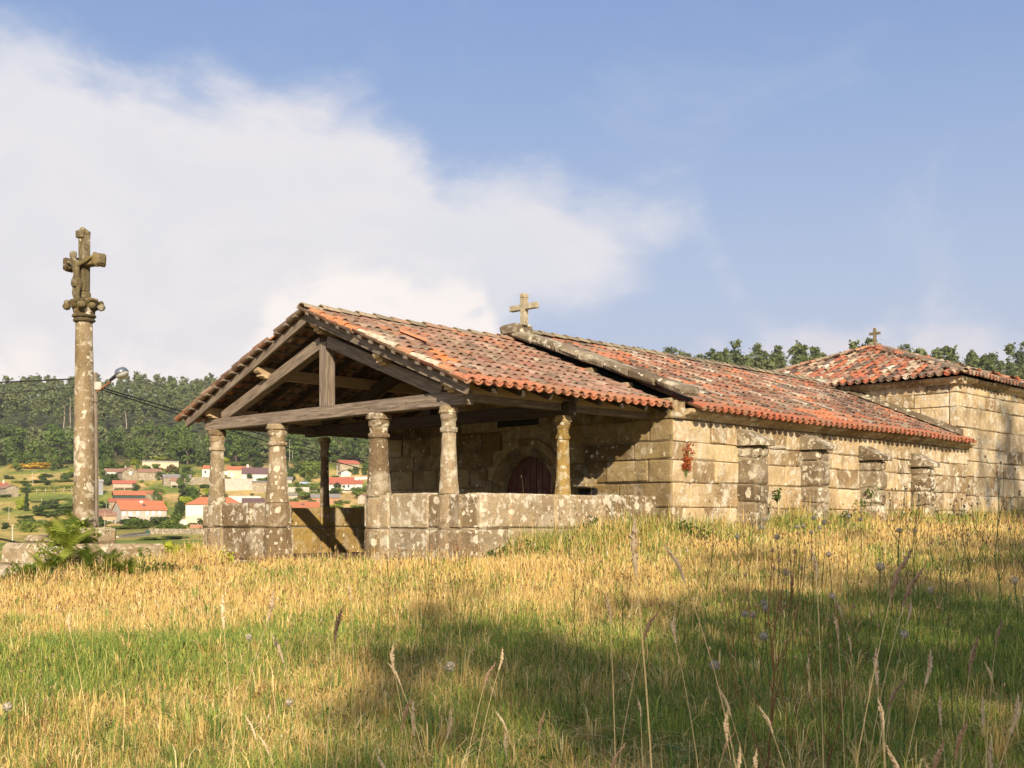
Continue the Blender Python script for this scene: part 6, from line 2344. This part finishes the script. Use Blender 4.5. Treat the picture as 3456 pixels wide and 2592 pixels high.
PUFF = [puff_mesh(s) for s in range(3)]
stem_me = MB().tube([(0, 0, 0), (.02, .01, .4), (-.01, .02, .75), (0, 0, 1)], [.0035, .003, .0025, .0022], 4).mesh('stem')
stem_me.materials.append(M['stem_green'])
PGp = 'white seed clocks standing over the meadow grass'
pfs = [(Sq(745, 247), 10.5), (Sq(655, 297), 10.0), (Sq(686, 292), 9.8), (Sq(733, 330), 9.0), (Sq(805, 272), 10.5), (Sq(945, 237), 11), (Sq(1228, 318), 9.5), (Sq(315, 353), 8.8), (Sq(467, 253), 11), (Sq(455, 300), 11),
       (Sq(853, 688), 7.0), (Sq(357, 790), 6.6), (Sq(405, 795), 6.5), (Sq(465, 725), 6.8), (Sq(475, 757), 6.6), (Sq(590, 557), 7.5), (Sq(830, 453), 8.2), (Sq(1257, 905), 6.0), (Sq(1405, 655), 7.0), (Sq(465, 917), 6.2),
       (Sq(187, 1078), 4.5), ((1520, 2250), 4.6), ((975, 2370), 6.0), ((25, 2385), 5.0), ((840, 2150), 7.0),
       (Sq(1010, 255), 10.5), (Sq(780, 300), 9.6), (Sq(540, 355), 9.0), (Sq(1122, 522), 6.0), (Sq(1800, 20), 9.0), (Sq(1320, 320), 9.2), (Sq(1880, 600), 6.5)]
for i, ((px, py), Yq) in enumerate(pfs):
    x = (px - IMG_W / 2) / F_PX * Yq
    zt = (HORIZON - py) / F_PX * Yq + EYE
    g0 = gz(x, Yq)
    Hh = max(.1, zt - g0)
    o = thing('seed_clock_plant', 'round white seed clock on a thin stem ' + beside(px), 'wildflower', (x, Yq, g0), random.uniform(0, 6.28), PGp)
    s_o = put('stem', stem_me, None, o)
    s_o.scale = (1, 1, Hh)
    r = random.uniform(.019, .027)
    c_o = put('seed_clock', PUFF[i % 3], None, o, (0, 0, Hh))
    c_o.scale = (r, r, r)

# wiry branching weeds
def weed_mesh(seed, H=1.0, stemr=.0026, spread=.35, nb=9):
    rg = random.Random(seed)
    mb, bd = MB(), MB()
    main = [(0, 0, 0)]
    x = y = 0
    for k in range(1, 7):
        x += rg.uniform(-.04, .04)
        y += rg.uniform(-.04, .04)
        main.append((x, y, H * k / 6))
    mb.tube(main, [stemr * (1.2 - .12 * k) for k in range(7)], 4)

    def bud(p, s):
        bd.lathe([(s * .3, 0), (s, s * .7), (s * .9, s * 1.6), (s * .3, s * 2.4)], 5, 0, 0, 0)
        for i in range(20):
            v = bd.V[-20 + i]
            bd.V[-20 + i] = (v[0] + p[0], v[1] + p[1], v[2] + p[2])
    for k in range(nb):
        t = rg.uniform(.25, .92)
        i = int(t * 6)
        p = Vector(main[i]).lerp(Vector(main[min(6, i + 1)]), t * 6 - i)
        aa = rg.uniform(0, 6.28)
        L = H * (1 - t) * .7 + .08
        q = p + Vector((math.cos(aa) * spread * L, math.sin(aa) * spread * L, L * .9))
        m2 = p.lerp(q, .5) + Vector((math.cos(aa) * .03, math.sin(aa) * .03, -.02))
        mb.tube([p, m2, q], [stemr * .6, stemr * .5, stemr * .4], 3)
        bud(q, .0055)
        if rg.random() < .6:
            q2 = m2 + Vector((rg.uniform(-.1, .1), rg.uniform(-.1, .1), rg.uniform(.06, .14)))
            mb.tube([m2, q2], [stemr * .4, stemr * .3], 3)
            bud(q2, .005)
    bud(main[-1], .006)
    return mb.mesh('stem'), bd.mesh('buds')


WL = []
for s in range(5):
    st_, bd_ = weed_mesh(40 + s)
    st_.materials.append(M['stem_green'] if s != 4 else M['stem_red'])
    bd_.materials.append(M['seed_dark'])
    WL.append((st_, bd_))
WG = 'wiry branching weeds in the meadow'
wds = [(Sq(1500, 220), 7.5, 0), (Sq(1640, 190), 7.2, 1), (Sq(1330, 120), 8.5, 2), (Sq(1900, 60), 6.5, 3), (Sq(1790, 0), 7.0, 0), (Sq(410, 250), 8.0, 1), (Sq(260, 280), 8.5, 2), (Sq(100, 330), 8.0, 3), (Sq(600, 250), 8.0, 0),
       ((1310, 1890), 8.0, 1), ((1420, 1860), 8.5, 2), ((1950, 1820), 7.5, 3), ((1560, 1900), 8.2, 0), ((2090, 1940), 7.4, 1), (Sq(1240, 90), 9.0, 1), (Sq(420, 440), 3.8, 4), (Sq(745, 760), 3.6, 4), ((150, 2330), 4.6, 4), ((95, 2230), 4.8, 3), (Sq(1130, 420), 7.0, 2), (Sq(1560, 400), 6.0, 3)]
for i, ((px, py), Yq, k) in enumerate(wds):
    x = (px - IMG_W / 2) / F_PX * Yq
    zt = (HORIZON - py) / F_PX * Yq + EYE
    g0 = gz(x, Yq)
    Hh = max(.3, zt - g0)
    lab = ('reddish stemmed branching weed ' if k == 4 else 'dark green wiry weed ') + beside(px) + (', low down' if py > 1900 else ', topping the wall foot')
    o = thing('branching_weed', lab, 'weed', (x, Yq, g0), i * 1.3, WG + (' with red stems' if k == 4 else ''))
    o.scale = (Hh * .9, Hh * .9, Hh)
    put('stem', WL[k][0], None, o)
    put('buds', WL[k][1], None, o, kind='stuff')
# oat-like stems on the parapet top
for i, (u, v, h_) in enumerate(((1.35, -.02, .30), (1.75, .0, .22), (2.05, .02, .26), (3.0, .0, .38), (.95, .03, .18))):
    w3 = to_world(u, v, .40)
    o = thing('grass_stalk', 'dry oat stem growing on top of the side parapet', 'grass', w3, i * .8, 'oat stems on the side parapet')
    o.scale = (h_, h_, h_)
    put('stem', SLIB[i][0], None, o)
    hd2 = put('seed_head', SLIB[i][1], None, o)

# ------------------------------------------------------------------ trees behind the camera that shade the meadow
SH = []
for s in range(3):
    c_, t_ = tree_meshes('shade', 500 + s, 720, .21)
    c_.materials.append(M['leaf_mid'])
    t_.materials.append(M['bark'])
    SH.append((c_, t_))
TG = 'tall trees behind the viewpoint shading the meadow'
for i, (x, y, s, sw) in enumerate(((7.5, -37.5, 2.25, .48), (11.8, -36, 2.36, .55), (16.2, -35, 2.5, .6), (20.7, -33, 2.56, .62), (10.2, -42, 2.4, .5), (24.7, -30, 2.56, .6), (14.5, -41, 2.5, .5), (19.6, -12, 2.3, .26), (22.6, -11, 2.36, .28), (26.2, -8, 2.3, .36))):
    stand('meadow_tree', 'tall leafy tree at the meadow edge behind the viewpoint', 'tree', x, y, SH[i % 3], (s * sw, s * sw, s), TG)

# ------------------------------------------------------------------ air between here and the far hill
m, g = newmat('far_air')
pv = g.n('ShaderNodeVolumePrincipled', {'Color': (.93, .94, .95), 'Density': .00012, 'Anisotropy': .3})
om = g.n('ShaderNodeOutputMaterial')
g.t.links.new(pv.outputs[0], om.inputs[1])
MB().box((-1720, -1720, -12), (1720, 1720, 168)).obj('haze', M.setdefault('haze', m), kind='stuff')
